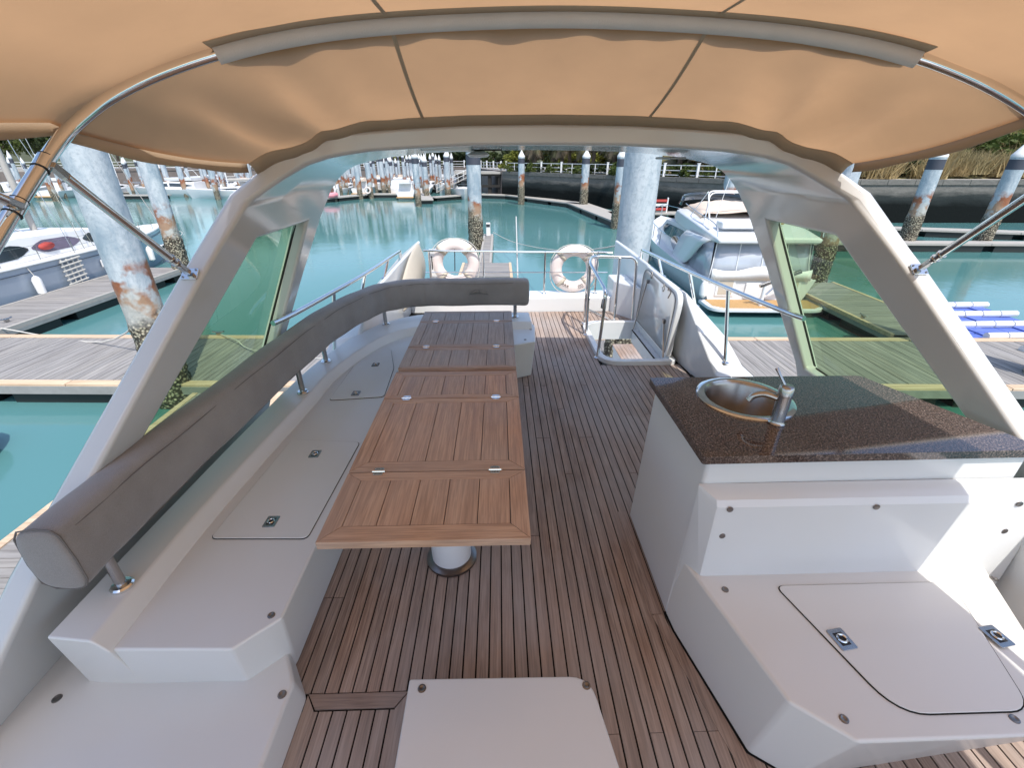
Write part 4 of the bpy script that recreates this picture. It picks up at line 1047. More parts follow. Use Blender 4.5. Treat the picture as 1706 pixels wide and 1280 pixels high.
for px_, py_ in near_px:
    q = atz(px_, py_ + 4, DOCK); dup(farp, (q.x, q.y, rp.uniform(-.3, .3)), rp.uniform(0, 6))
for k in range(130):
    row = rp.choice((70, 72, 75, 78, 82, 86)); x = rp.uniform(-44, -6.5) if k < 108 else rp.uniform(-80, -44)
    if x < -48: row = rp.choice((62, 67, 70, 73))
    dup(farp, (x, row, rp.uniform(-.7, .35)), rp.uniform(0, 6), scale=(.62, .62, 1))
# ---------------------------------------------------------------- trestle and gangway by the quay corner
t = thing('pier_trestle', 'black timber trestle carrying the gangway at the quay corner', 'pier', (-2.5, 68, WATER))
for x in (-5.4, -4.0, -2.6, -1.2, .2):
    for y in (66.8, 69.5): MB().box((x - .24, y - .24, WATER - .5), (x + .24, y + .24, -.25)).build('trestle_leg', MAT['darkwood'], t, smooth=0)
for z in (-1.9, -.5): MB().box((-5.8, 66.4, z), (.5, 66.62, z + .3)).build('cross_beam', MAT['darkwood'], t, smooth=0)
MB().box((-5.9, 66.3, -.25), (.6, 70, .02)).build('pier_deck', MAT['pave'], t, smooth=0)
t = thing('gangway', 'white railed gangway sloping from the quay corner down to the walkway', 'gangway', (-6, 67, DOCK))
ga, gb = Vector((-2.4, 66.0, .1)), Vector((-8.4, 66.6, DOCK + .2))
MB().bar(ga, gb, 1.2, .12).build('gangway_deck', MAT['pave'], t, smooth=0)
for s in (-.6, .6):
    o_ = Vector((0, s, 0))
    for h in (1.0, .5): MB().tube([ga + o_ + Vector((0, 0, h)), gb + o_ + Vector((0, 0, h))], .035, 6).build('handrail', MAT['white'], t)
    for k in range(9): p = ga.lerp(gb, k / 8) + o_; MB().tube([p, p + Vector((0, 0, 1.0))], .03, 6).build('baluster', MAT['white'], t)

# ================================================================== boats
def hull_mesh(L, B, h0, h1, draft=.35, flare=.75, ns=14, sternf=.9, bowp=2.2):
    rings = []
    for i in range(ns + 1):
        u = i / ns; hb = B / 2 * (sternf + (1 - sternf) * math.sin(min(1, u * 2.2) * math.pi / 2)) * max(.012, 1 - max(0, (u - .42) / .58) ** bowp)
        h = h0 + (h1 - h0) * u ** 1.5; y = u * L; wlb = hb * (flare - .35 * max(0, u - .5)); rake = max(0, u - .7) * L * .12
        rings.append([(-hb, y + rake * 0, h), (-hb * .985, y, h - .10), (-(hb + wlb) / 2, y - rake * .4, h * .45), (-wlb, y - rake, 0), (-wlb * .4, y - rake, -draft), (wlb * .4, y - rake, -draft), (wlb, y - rake, 0), ((hb + wlb) / 2, y - rake * .4, h * .45), (hb * .985, y, h - .10), (hb, y, h)])
    return rings
def deck_from(rings, inset=.06, dz=-.05):
    mb = MB(); mb.grid([[(r[0][0] * (1 - inset), r[0][1], r[0][2] + dz), (0, r[0][1], r[0][2] + dz + .05), (r[-1][0] * (1 - inset), r[0][1], r[0][2] + dz)] for r in rings]); return mb
def superstructure(st):
    # st: list of (y, halfwidth at foot, foot z, halfwidth at top, top z)
    return MB().loft([[(-a, y, z0), (-b, y, z1 - .06), (-b * .9, y, z1), (b * .9, y, z1), (b, y, z1 - .06), (a, y, z0)] for y, a, z0, b, z1 in st])
def ribbon(st, f0, f1, off, y0, y1, n=8):
    # window bands following the sides of a superstructure
    ys = [q[0] for q in st]
    def at(y):
        for p, q in zip(st, st[1:]):
            if p[0] <= y <= q[0]:
                u = (y - p[0]) / (q[0] - p[0]); return [p[i] + (q[i] - p[i]) * u for i in range(5)]
        return list(st[-1])
    out = []
    for s in (-1, 1):
        rows = []
        for k in range(n + 1):
            y = y0 + (y1 - y0) * k / n; _, a, z0, b, z1 = at(y); e = min(1, k / 1.5, (n - k) / 1.5); m_ = (f0 + f1) / 2
            rows.append([(s * (a + (b - a) * f + off), y, z0 + (z1 - .06 - z0) * f) for f in (m_ + (f0 - m_) * max(.15, e), m_ + (f1 - m_) * max(.15, e))])
        out.append(MB().grid(rows))
    return out
def motor_boat(t, L=9, B=3.1, fly=False, hullmat='hullwhite', cover=None):
    r = hull_mesh(L, B, .95, 1.35)
    child(MB().loft(r).build('hull', MAT[hullmat], smooth=50), t); child(deck_from(r).build('foredeck', MAT['white']), t)
    st = [(L * .18, B * .36, .95, B * .33, 1.9), (L * .45, B * .37, 1.05, B * .33, 2.05), (L * .58, B * .34, 1.1, B * .28, 1.75), (L * .74, B * .22, 1.2, B * .18, 1.3)]
    child(superstructure(st).build('cabin', MAT['hullwhite'], bevel=.03), t)
    for w_ in ribbon(st, .35, .8, .012, L * .2, L * .66): child(w_.build('side_window', MAT['darkglass']), t)
    child(MB().add([(-B * .27, L * .565, 1.80), (B * .27, L * .565, 1.80), (B * .19, L * .71, 1.38), (-B * .19, L * .71, 1.38)], [(0, 1, 2, 3)]).build('windscreen', MAT['darkglass'], solid=.02), t)
    child(MB().box((-B * .42, -.55, .22), (B * .42, .02, .34)).build('swim_platform', MAT['tanteak'], bevel=.02), t)
    if fly:
        child(MB().loft([[(-a, y, 2.08), (-a * 1.02, y, 2.45), (a * 1.02, y, 2.45), (a, y, 2.08)] for y, a in ((L * .2, B * .33), (L * .42, B * .33), (L * .5, B * .24))]).build('flybridge', MAT['hullwhite'], bevel=.03), t)
        child(MB().tube(arc_corner([(-B * .3, L * .22, 2.4), (-B * .27, L * .26, 3.3), (B * .27, L * .26, 3.3), (B * .3, L * .22, 2.4)], .2), .03, 6).build('targa_arch', MAT['white']), t)
    if cover: child(MB().loft([[(-B * .3, y, 1.9), (-B * .24, y, 1.9 + h), (B * .24, y, 1.9 + h), (B * .3, y, 1.9)] for y, h in ((L * .02, .25), (L * .18, .45), (L * .4, .4))]).build('canopy', MAT[cover]), t)
    rp_ = [(s * abs(q[0][0]) * .93, q[0][1], q[0][2] + .55) for s in (-1,) for q in r[8:]] ; rp2 = [(-x_, y_, z_) for x_, y_, z_ in reversed(rp_)]
    child(MB().tube(rp_ + rp2, .018, 5).build('bow_rail', MAT['chrome']), t)
def sail_boat(t, L=10, B=3.2, hullmat='hullwhite', mast=13):
    r = hull_mesh(L, B, .95, 1.2, sternf=.75, flare=.8)
    child(MB().loft(r).build('hull', MAT[hullmat], smooth=50), t); child(deck_from(r).build('deck', MAT['white']), t)
    st = [(L * .22, B * .30, .92, B * .26, 1.35), (L * .45, B * .30, .97, B * .26, 1.5), (L * .62, B * .25, 1.0, B * .2, 1.38), (L * .72, B * .15, 1.05, B * .1, 1.12)]
    child(superstructure(st).build('coachroof', MAT['white'], bevel=.03), t)
    for w_ in ribbon(st, .3, .75, .012, L * .28, L * .62): child(w_.build('side_window', MAT['darkglass']), t)
    child(MB().tube([(0, L * .56, 1.1), (0, L * .56, mast)], .075, 8).build('mast', MAT['hullwhite']), t)
    child(MB().tube([(0, L * .55, 2.1), (0, L * .12, 2.2)], .06, 8).build('boom', MAT['hullwhite']), t)
    child(MB().tube([(0, L * .54, 2.25), (0, L * .3, 2.32), (0, L * .13, 2.28)], [.20, .17, .10], 10).build('sail_cover', MAT['sail']), t)
    w_ = MB()
    for s in (-1, 1): w_.tube([(s * B * .45, L * .52, 1.05), (0, L * .56, mast * .97)], .012, 4)
    w_.tube([(0, L * .98, 1.2), (0, L * .56, mast * .98)], .012, 4); w_.tube([(0, .05, 1.0), (0, L * .56, mast * .99)], .012, 4)
    child(w_.build('rigging', MAT['steel']), t)
fm = thing('motor_boat', 'white motor boat moored among the far piles', 'boat', (-14, 84, WATER), R(180), 'white motor boats at the far moorings'); motor_boat(fm)
ff = thing('motor_boat', 'white flybridge boat moored among the far piles', 'boat', (-25, 85, WATER), R(176), 'white flybridge boats at the far moorings'); motor_boat(ff, 10.5, 3.5, True)
fs = thing('sailing_boat', 'white sailing boat with a bare mast at the far moorings', 'boat', (-32, 83, WATER), R(180), 'white sailing boats at the far moorings'); sail_boat(fs)
fc = thing('motor_boat', 'small boat under a cream cover at the far moorings', 'boat', (-19.5, 84, WATER), R(182), 'covered boats at the far moorings'); motor_boat(fc, 7, 2.6, False, 'hullwhite', 'cream')
rb = random.Random(9)
for i, x in enumerate([-46, -42.5, -39.2, -35.9, -28.6, -22.4, -16.8, -11.2, -8.2]):
    dup((fm, ff, fs, fc)[(i * 3 + 1) % 4], (x, 84.5 + rb.uniform(-1, 1.5), WATER), R(180 + rb.uniform(-5, 5)))
for i, x in enumerate([-44, -40, -36.5, -31, -27, -23.5, -20, -14.6, -11.4]):
    dup((fc, fm, ff, fs)[(i * 5 + 2) % 4], (x, 70.5 + rb.uniform(-.6, .8), WATER), R(rb.uniform(-5, 5)))
for i, (x, y) in enumerate([(-90, 73), (-84, 72), (-77, 72.5), (-71, 73.5), (-66, 74), (-60, 75.5), (-55, 77)]):
    dup((fm, ff, fs, fc)[i % 4], (x, y - 9.5, WATER), R(rb.uniform(-6, 6)))
# boats that stand out
t = thing('motor_boat', 'white motor boat with its pale green bow turned towards the yacht by the walkway', 'boat', (-5.6, 72.5, WATER), R(187)); motor_boat(t, 10, 3.4, True)
t = thing('motor_boat', 'small white boat showing its boxy stern between two rusty piles', 'boat', (-12.2, 63.5, WATER), R(4)); motor_boat(t, 6.5, 2.6, False, 'hullwhite', 'hullwhite')
t = thing('motor_boat', 'low white motor yacht moored left of the far sailing boat', 'boat', (-39.5, 69.5, WATER), R(88)); motor_boat(t, 13, 3.8, True)
t = thing('sailing_boat', 'white sailing boat with its bow pointing left beside the stubby walkway', 'boat', (-29, 66.5, WATER), R(90)); sail_boat(t, 13, 3.9)
t = thing('motor_boat', 'white motor boat with a pink inflatable lying beside it', 'boat', (-24.5, 58.5, WATER), R(15)); motor_boat(t, 7.5, 2.7)
# pink inflatable
t = thing('inflatable_float', 'pink inflatable bird lying on the far walkway', 'inflatable', (-20.9, 60.5, DOCK))
MB().tube([(-20.9 + .7 * math.cos(a), 60.4 + .7 * math.sin(a), DOCK + .3) for a in [k * math.pi / 8 for k in range(16)]], .32, 10, closed=True).build('body_ring', MAT['pink'], t)
MB().tube(smooth_path([(-20.3, 60.4, DOCK + .4), (-20.1, 60.3, DOCK + .9), (-20.3, 60.3, DOCK + 1.4), (-20.6, 60.3, DOCK + 1.35)], 4), .14, 8).build('neck', MAT['white'], t)
o = MB().tube([(-17.35 + .35 * math.cos(a), 64.8, DOCK + .55 + .35 * math.sin(a)) for a in [k * math.pi / 10 for k in range(20)]], .10, 8, closed=True).build('life_ring', MAT['ring']); tag(o, 'orange white life ring leaning on the far walkway', 'life ring')
# ---------------------------------------------------------------- flybridge yacht on the right
Y = thing('flybridge_yacht', 'white flybridge motor yacht with a tan swim platform and cream covers', 'yacht', (9.25, 15.6, WATER), R(-3))
def yp(mb, name, mat, par=None, **kw):
    o = mb.build(name, MAT[mat], **kw); o.parent = par or Y; return o
Y.scale = (1, 1, .90)
r = hull_mesh(13.2, 4.2, 1.15, 1.95, .5, .78, 18, .94, 2.4)
yp(MB().loft(r), 'hull', 'hullwhite', smooth=50)
yp(deck_from(r), 'deck', 'white')
yp(MB().loft([[(-1.98, y, h - .02), (-2.02, y, h + .06), (2.02, y, h + .06), (1.98, y, h - .02)] for y, h in ((.02, 1.10), (.12, 1.10))]), 'transom_cap', 'hullwhite', bevel=.02)
sp = rounded([(-1.95, -1.15), (1.95, -1.15), (2.0, .05), (-2.0, .05)], [.5, .5, .05, .05], 6)
pf = yp(MB().prism(sp, .22, .36), 'swim_platform', 'hullwhite', bevel=.03)
k = -1.80
while k < 1.8:
    o = MB().box((k, -1.05 + max(0, abs(k) - 1.5) * .8, .361), (k + .088, -.02, .372)).build('teak_strip', MAT['tanteak'], smooth=0); o.parent = pf; k += .094
for x in (-1.15, 1.15):
    d = yp(MB().box((x - .34, -.03, .50), (x + .34, .018, 1.22)), 'transom_door', 'white', bevel=.04, seg=3)
    o = MB().box((x - .25, -.04, .58), (x + .25, -.031, 1.12)).build('door_panel', MAT['beige'], bevel=.02); o.parent = d
yp(MB().box((-.45, -.05, .42), (.45, .015, 1.05)), 'transom_locker', 'white', bevel=.05, seg=3)
# saloon
sa = [(2.3, 1.72, 1.15, 1.62, 2.62), (5.0, 1.72, 1.3, 1.60, 2.68), (7.2, 1.62, 1.45, 1.42, 2.55), (9.4, 1.2, 1.65, .95, 1.95), (10.6, .7, 1.75, .5, 1.80)]
yp(superstructure(sa), 'saloon', 'hullwhite', bevel=.05)
for w_ in ribbon(sa, .42, .86, .015, 3.2, 7.4, 12): yp(w_, 'saloon_window', 'blueglass')
for s in (-1, 1):     # oval window under it
    pts = [(s * (1.742 - .07 * (math.sin(a) * .5 + .5)), 4.0 + 1.15 * math.cos(a), 1.72 + .36 * math.sin(a) + .10 * math.cos(a)) for a in [k * math.pi / 12 for k in range(24)]]
    yp(MB().add(pts, [tuple(range(24))]), 'oval_window', 'darkglass', solid=.03)
# overhanging flybridge with swooping sides
fb = [(-.1, 1.72, 2.55, 1.80, 2.78), (1.5, 1.82, 2.50, 1.90, 3.02), (3.2, 1.80, 2.56, 1.86, 3.18), (5.2, 1.65, 2.66, 1.66, 3.25), (7.0, 1.15, 2.62, 1.10, 3.0), (7.6, .7, 2.58, .6, 2.8)]
yp(superstructure(fb), 'flybridge', 'hullwhite', bevel=.14, seg=4)
for s in (-1, 1):     # curved side wings down to the gunwale
    rows = [[(s * (1.93 - .05 * u), .2 + 2.6 * u ** .6 + q * (2.4 - .9 * u), 2.65 - 1.45 * (1 - (1 - u) ** 2)) for q in (0, .25, .6, 1)] for u in [k / 10 for k in range(11)]]
    yp(MB().grid(rows), 'side_wing', 'hullwhite', solid=.06)
# clear curtain round the cockpit
cu_ = []
for a in [k / 16 for k in range(17)]:
    x = -1.62 + 3.24 * a; y = .10 - .10 * math.sin(math.pi * a); cu_.append([(x * 1.10, y - .02, 1.16), (x * 1.04, y + .12 + .03 * math.sin(a * 31), 1.75), (x, y + .22, 2.56)])
yp(MB().grid(cu_), 'cockpit_curtain', 'clearvinyl', solid=.01, smooth=180)
for a in (0, .25, .5, .75, 1):
    i = int(a * 16); yp(MB().tube([Vector(q) + Vector((0, -.02, 0)) for q in cu_[i]], .02, 6), 'curtain_zip', 'white')
for s in (-1, 1): yp(MB().grid([[(s * 1.78, .1 + 2.2 * u, 1.18), (s * 1.72, .3 + 2.0 * u, 2.56)] for u in (0, .33, .66, 1)]), 'side_curtain', 'clearvinyl', solid=.01)
wv_ = MB().grid([[(-1.75 + 3.5 * a, -.055 + .03 * math.sin(a * 20), 1.62 - .10 * math.sin(a * 9)), (-1.75 + 3.5 * a, -.07, 1.16)] for a in [k / 20 for k in range(21)]]); yp(wv_, 'curtain_skirt', 'white', solid=.015, smooth=180)
# covers and gear on the flybridge
cv = []
for i in range(9):
    u = i / 8; y = 2.6 + 3.6 * u; hgt = (.55 * math.sin(math.pi * min(1, u * .9 + .12)) ** .7)
    cv.append([(1.5 * math.cos(math.pi * v) * -1 * (1 - .25 * u), y + .08 * math.sin(v * 9 + i), 3.12 + hgt * math.sin(math.pi * v) ** .6 + .05 * math.sin(v * 13 + i * 2)) for v in [k / 12 for k in range(13)]])
yp(MB().grid(cv), 'flybridge_cover', 'cream', solid=.02, smooth=180)
ws = [(1.55 * math.cos(a), 5.0 + 1.9 * math.sin(a), 3.42 + .12 * math.sin(a)) for a in [k * math.pi / 14 for k in range(15)]]
yp(MB().grid([[q, (q[0] * .95, q[1] - .12, q[2] + .34)] for q in ws]), 'windscreen', 'darkglass', solid=.015)
yp(MB().box((.3, 1.3, 3.06), (1.1, 1.9, 3.38)), 'sun_bed', 'tanteak', bevel=.05); yp(MB().box((-1.5, .5, 3.0), (.0, 1.1, 3.28)), 'fly_seat', 'white', bevel=.08)
fr_ = arc_corner([(-1.75, .9, 2.95), (-1.5, 2.3, 4.25), (1.5, 2.3, 4.25), (1.75, .9, 2.95)], .25)
yp(MB().tube(fr_, .028, 8), 'frame_bow', 'white')
yp(MB().tube(arc_corner([(-1.72, 1.6, 3.0), (-1.5, 2.1, 4.2), (1.5, 2.1, 4.2), (1.72, 1.6, 3.0)], .25), .024, 8), 'frame_bow', 'white')
for s in (-1, 1): yp(MB().tube([(s * 1.70, 3.3, 3.1), (s * 1.5, 2.3, 4.22)], .018, 6), 'frame_brace', 'white')
for s in (-1, 1):
    yp(MB().tube(smooth_path([(s * 1.78, .0, 2.8), (s * 1.8, .3, 3.2), (s * 1.82, 2.0, 3.42), (s * 1.7, 4.0, 3.6)], 5), .018, 6), 'fly_rail', 'chrome')
    q = [(s * abs(a[0][0]) * .95, a[0][1], a[0][2] + .62 + .1) for a in r[7:]]; yp(MB().tube(q, .018, 6), 'bow_rail', 'chrome')
    for a in r[8::2]: yp(MB().tube([(s * abs(a[0][0]) * .96, a[0][1], a[0][2]), (s * abs(a[0][0]) * .95, a[0][1], a[0][2] + .7)], .015, 6), 'stanchion', 'chrome')
yp(MB().tube([(-1.0, 2.4, 3.2), (-.6, 2.2, 6.4)], .012, 6), 'antenna', 'white')
# davit on the platform
dv = yp(MB().tube([(-.15, -.75, .36), (-.15, -.75, 1.15)], .06, 10), 'davit_post', 'white')
o = MB().bar((-.35, -.8, 1.15), (1.05, -.55, 1.65), .10, .12).build('davit_arm', MAT['steel'], bevel=.01); o.parent = dv
o = MB().tube([(-.05, -.75, .8), (.4, -.68, 1.38)], .03, 8).build('davit_ram', MAT['chrome']); o.parent = dv
yp(MB().lathe([(.06, .5), (.14, .6), (.15, .95), (.10, 1.08), (.03, 1.12)], (-1.95, -.15, 0), 12), 'fender', 'white')
# ---------------------------------------------------------------- sailing boat on the left
Sb = thing('sailing_boat', 'blue-grey sailing boat with white deck and hanging fenders at the finger dock', 'boat', (-19.05, 12.3, WATER), R(-1.5))
def sp_(mb, name, mat, par=None, **kw):
    o = mb.build(name, MAT[mat], **kw); o.parent = par or Sb; return o
r = hull_mesh(14.2, 4.2, 1.45, 1.65, .5, .9, 20, .92, 2.6)
sp_(MB().loft(r), 'hull', 'hullgrey', smooth=50); sp_(deck_from(r, .02, .0), 'deck', 'white')
for s in (-1, 1):
    sp_(MB().tube([(s * abs(q[0][0]), q[0][1], q[0][2] + .02) for q in r], .045, 6), 'toe_rail', 'white')
    sp_(MB().tube([(s * (abs(q[0][0]) * .985 + .012), q[0][1], q[0][2] - .22) for q in r], .012, 4), 'hull_stripe', 'pileband')
cs = [(2.6, 1.45, 1.45, 1.34, 2.15), (5.0, 1.55, 1.5, 1.42, 2.40), (8.2, 1.35, 1.55, 1.2, 2.28), (10.6, .85, 1.6, .65, 1.9), (11.4, .45, 1.62, .25, 1.68)]
sp_(superstructure(cs), 'coachroof', 'white', bevel=.05, seg=3)
for a, b, m_ in ((3.0, 5.2, 'darkglass'), (5.35, 7.6, 'purpleglass'), (7.75, 9.4, 'darkglass')):
    for w_ in ribbon(cs, .22, .78, .015, a, b, 8): sp_(w_, 'side_window', m_)
for s in (-1, 1):
    pts = [(s * 1.52, 5.9 + .33 * math.cos(a), 1.92 + .14 * math.sin(a)) for a in [k * math.pi / 8 for k in range(16)]]; sp_(MB().add(pts, [tuple(range(16))]), 'red_blind', 'red', solid=.02)
    for y in (7.3, 10.9): 
        pl_ = sp_(MB().box((s * 2.07 - .02, y, .80), (s * 2.07 + .035 * s + .02, y + .85, 1.10)), 'port_light', 'white', bevel=.02)
        o = MB().box((s * 2.09 - .02, y + .05, .84), (s * 2.09 + .035 * s + .022, y + .80, 1.06)).build('port_glass', MAT['darkglass']); o.parent = pl_
sp_(MB().loft([[(-1.1, y, 2.1), (-.95, y, 2.12 + h), (.95, y, 2.12 + h), (1.1, y, 2.1)] for y, h in ((2.4, .18), (3.0, .5), (3.9, .42), (4.3, .15))]), 'spray_hood', 'sail', bevel=.03)
mt_ = sp_(MB().tube([(0, 7.2, 2.0), (0, 7.2, 17)], .11, 12), 'mast', 'sail')
o = MB().tube([(0, 7.05, 3.05), (0, 1.9, 3.2)], .09, 10).build('boom', MAT['sail']); o.parent = mt_
sc2 = [[(.30 * (1 - .55 * u) * math.cos(b), 7.1 - 5.1 * u, 3.35 + .1 * u + (.42 * (1 - .5 * u)) * math.sin(b) + .03 * math.sin(u * 20 + b * 2)) for b in [k * 2 * math.pi / 12 for k in range(12)]] for u in [k / 14 for k in range(15)]]
o = MB().loft(sc2).build('sail_cover', MAT['sail'], smooth=60); o.parent = mt_
o = MB().tube([(0, 6.9, 2.2), (0, 5.4, 3.1)], .045, 8).build('vang', MAT['chrome']); o.parent = mt_
for s in (-1, 1):
    for a, b in (((s * 1.9, 7.0, 1.6), (0, 7.2, 16.5)), ((s * 1.8, 6.6, 1.6), (0, 7.2, 9)), ((s * 1.8, 7.6, 1.6), (0, 7.2, 9))): sp_(MB().tube([a, b], .012, 5), 'shroud', 'steel')
    st_ = [(s * abs(q[0][0]) * .96, q[0][1], q[0][2]) for q in r[1:19:2]]
    for q in st_: sp_(MB().tube([q, (q[0], q[1], q[2] + .62)], .014, 6), 'stanchion', 'chrome')
    for h in (.32, .61): sp_(MB().tube([(q[0], q[1], q[2] + h) for q in st_], .006, 4), 'lifeline', 'steel')
sp_(MB().tube([(0, 14.1, 1.7), (0, 7.2, 16.6)], .02, 5), 'forestay', 'steel')
for y in (4.3, 8.9, 10.3):
    f_ = sp_(MB().lathe([(.03, .45), (.13, .52), (.14, 1.0), (.09, 1.1), (.03, 1.14)], (2.2 - max(0, y - 8) * .12, y, 0), 14), 'fender', 'white')
    o = MB().tube([(2.2 - max(0, y - 8) * .12, y, 1.12), (2.0 - max(0, y - 8) * .10, y, 1.6)], .012, 5).build('fender_rope', MAT['rope']); o.parent = f_
m_ = MB()
for i in range(4): m_.tube([(2.17, 5.55 + i * .24, .30), (2.14, 5.55 + i * .24, 1.45)], .03, 5)
for i in range(7):
    m_.tube([(2.18, 5.45, .35 + i * .17), (2.18, 6.35, .42 + i * .17)], .03, 5)
sp_(m_, 'net_fender', 'rope')
# ---------------------------------------------------------------- things on the docks
def cleat(p, rz, label):
    t = thing('cleat', label, 'cleat', p, rz)
    child(MB().tube(smooth_path([(-.16, 0, .10), (-.08, 0, .085), (.08, 0, .085), (.16, 0, .10)], 4), .022, 8).build('horn', MAT['steel']), t)
    child(MB().box((-.06, -.03, 0), (.06, .03, .08)).build('base', MAT['steel'], bevel=.01), t)
cleat(tuple(atz(12, 536, DOCK + .02)), R(80), 'steel cleat on the edge of the finger dock by the sailing boat')
cleat(tuple(atz(365, 558, DOCK + .03)), 0, 'cleat with a rope on the far edge of the main dock beyond the left window')
cleat(tuple(atz(1437, 530, DOCK + .02)), R(85), 'cleat on the edge of the finger dock beyond the right window')
def rope(name, pts, label, r_=.014): o = MB().tube(smooth_path(pts, 6), r_, 6).build(name, MAT['rope']); tag(o, label, 'rope')
a = atz(368, 557, DOCK + .08); b = atz(425, 584, DOCK + .12)
rope('mooring_rope', [a, a.lerp(b, .5) + Vector((0, 0, .05)), b, Vector((-2.2, 7.0, -1.4))], 'white mooring rope from the dock cleat towards the left side of the yacht')
rope('mooring_rope', [(-.4, 30, -2.55), (.8, 24, -2.2), (2.2, 15, -1.0), (3.05, 9.6, .2)], 'white mooring rope sagging from the walkway to the pale grey pile', .018)
rope('mooring_rope', [(-7.0, 9.1, -.9), (-10.5, 11.3, -2.6), (-14.4, 12.6, DOCK + .05)], 'pale mooring rope from the rust-streaked pile to the finger dock', .02)
rope('mooring_rope', [(2.4, 5.5, -.9), (4.2, 7.4, -2.2), (5.6, 8.7, DOCK + .05)], 'thin white line from the yacht to the main dock on the right', .012)
rope('mooring_rope', [(-14.5, 20.3, -1.8), (-20, 30, -2.5), (-23, 33, DOCK)], 'pale rope stretched over the water behind the sailing boat', .02)
# blue floating blocks
t = thing('jet_float', 'blue plastic floating platform with white roller strips beside the main dock', 'float', (14.8, 12.2, WATER))
bmsh = MB().prism(rounded([(-.24, -.24), (.24, -.24), (.24, .24), (-.24, .24)], .06, 3), -.45, .0).mesh('float_block', 30)
for i in range(6):
    for j in range(12):
        o = put('float_block', bmsh, MAT['blueplastic']); o.location = (13.35 + i * .5, 8.9 + j * .5, DOCK - .03 + .02 * math.sin(i * 2 + j)); attach(o, t)
for i in range(6):
    y = 9.3 + i * .95
    for k in range(5): MB().tube([(13.4 + k * .58, y, DOCK + .05), (13.94 + k * .58, y, DOCK + .05)], .10, 8).build('roller', MAT['white'], t)
t = thing('dock_box', 'white utility box standing on the dock walkway behind the palms', 'box', (14.6, 42.7, DOCK))
for z in (.2, .55, .9): MB().box((14.0, 42.5, DOCK + z), (15.1, 42.6, DOCK + z + .2)).build('barrier_board', MAT['red'] if z != .55 else MAT['white'], t)
for x in (14.0, 15.1): MB().box((x - .05, 42.48, DOCK), (x + .05, 42.62, DOCK + 1.25)).build('barrier_post', MAT['white'], t)
t['label'] = 'red and white striped barrier standing on the walkway by the quay wall'; t['category'] = 'barrier'; t.name = 'barrier'
t = thing('power_pedestal', 'small white service post on the narrow walkway behind the stern rail', 'pedestal', (-.7, 29.5, DOCK)); MB().box((-.82, 29.4, DOCK), (-.55, 29.65, DOCK + .8)).build('cabinet', MAT['white'], t, bevel=.03); MB().box((-.80, 29.39, DOCK + .55), (-.57, 29.399, DOCK + .72)).build('socket', MAT['darkglass'], t)
# dinghy by the left finger
t = thing('dinghy', 'dark inflatable dinghy afloat near the left side of the yacht', 'boat', (-9.3, 5.4, WATER))
MB().tube(smooth_path([(-10.3, 4.5, WATER + .25), (-10.4, 6.4, WATER + .27), (-9.95, 7.4, WATER + .34), (-9.4, 6.4, WATER + .27), (-9.5, 4.5, WATER + .25)], 6), .22, 12).build('tube', MAT['black'], t); MB().box((-10.25, 4.6, WATER + .05), (-9.6, 6.9, WATER + .16)).build('floor', MAT['steel'], t)

# ================================================================== plants
def crown_mesh(seed, rx, ry, rz, n, leaf=.16, clumps=26, droop=0):
    rr = random.Random(seed); mb = MB(); cs_ = []
    for _ in range(clumps):
        a = rr.uniform(0, 2 * math.pi); h = rr.uniform(-.75, 1); q = math.sqrt(max(0, 1 - h * h)) * rr.uniform(.45, 1.0)
        cs_.append((Vector((rx * q * math.cos(a), ry * q * math.sin(a), rz * h * rr.uniform(.6, 1))), rr.uniform(.22, .42)))
    for _ in range(n):
        c, s = rr.choice(cs_); d = Vector((rr.gauss(0, 1), rr.gauss(0, 1), rr.gauss(0, 1))).normalized() * rr.uniform(.3, 1) ** .5
        p = c + Vector((d.x * rx * s, d.y * ry * s, d.z * rz * s * .8)); l = leaf * rr.uniform(.6, 1.5)
        u = Vector((rr.gauss(0, 1), rr.gauss(0, 1), rr.gauss(0, .6) - droop)).normalized(); v = u.orthogonal().normalized(); v = v * math.cos(l * 99) + u.cross(v) * math.sin(l * 99)
        mb.add([p - u * l * .5, p + v * l * .3, p + u * l * .7, p - v * l * .3], [(0, 1, 2, 3)])
    return mb.mesh('crown', 0)
def tuft_mesh(seed, r, h, n=420):
    rr = random.Random(seed); mb = MB()
    for _ in range(n):
        a = rr.uniform(0, 6.28); q = r * math.sqrt(rr.random()); b = Vector((q * math.cos(a), q * math.sin(a), -.1)); tip = b + Vector((rr.gauss(0, .35), rr.gauss(0, .35), 1)) * h * rr.uniform(.5, 1.1); sd_ = Vector((rr.gauss(0, 1), rr.gauss(0, 1), 0)).normalized() * .05
        mb.add([b - sd_, b + sd_, tip], [(0, 1, 2)])
    return mb.mesh('blades', 0)
def trunk_mesh(seed, h, r):
    rr = random.Random(seed); mb = MB(); top = Vector((rr.uniform(-.3, .3), rr.uniform(-.3, .3), h))
    mb.tube(smooth_path([(0, 0, -.3), (rr.uniform(-.1, .1), 0, h * .4), top], 4), [r, r, r * .9, r * .9, r * .8, r * .75, r * .7, r * .65, r * .6], 8)
    for k in range(4):
        a = k * 1.6 + rr.random(); e = top + Vector((math.cos(a), math.sin(a), .8)) * h * .45; mb.tube([top * .8, top * .5 + e * .5, e], [r * .5, r * .35, r * .15], 6)
    return mb.mesh('trunk', 40)
trees = []
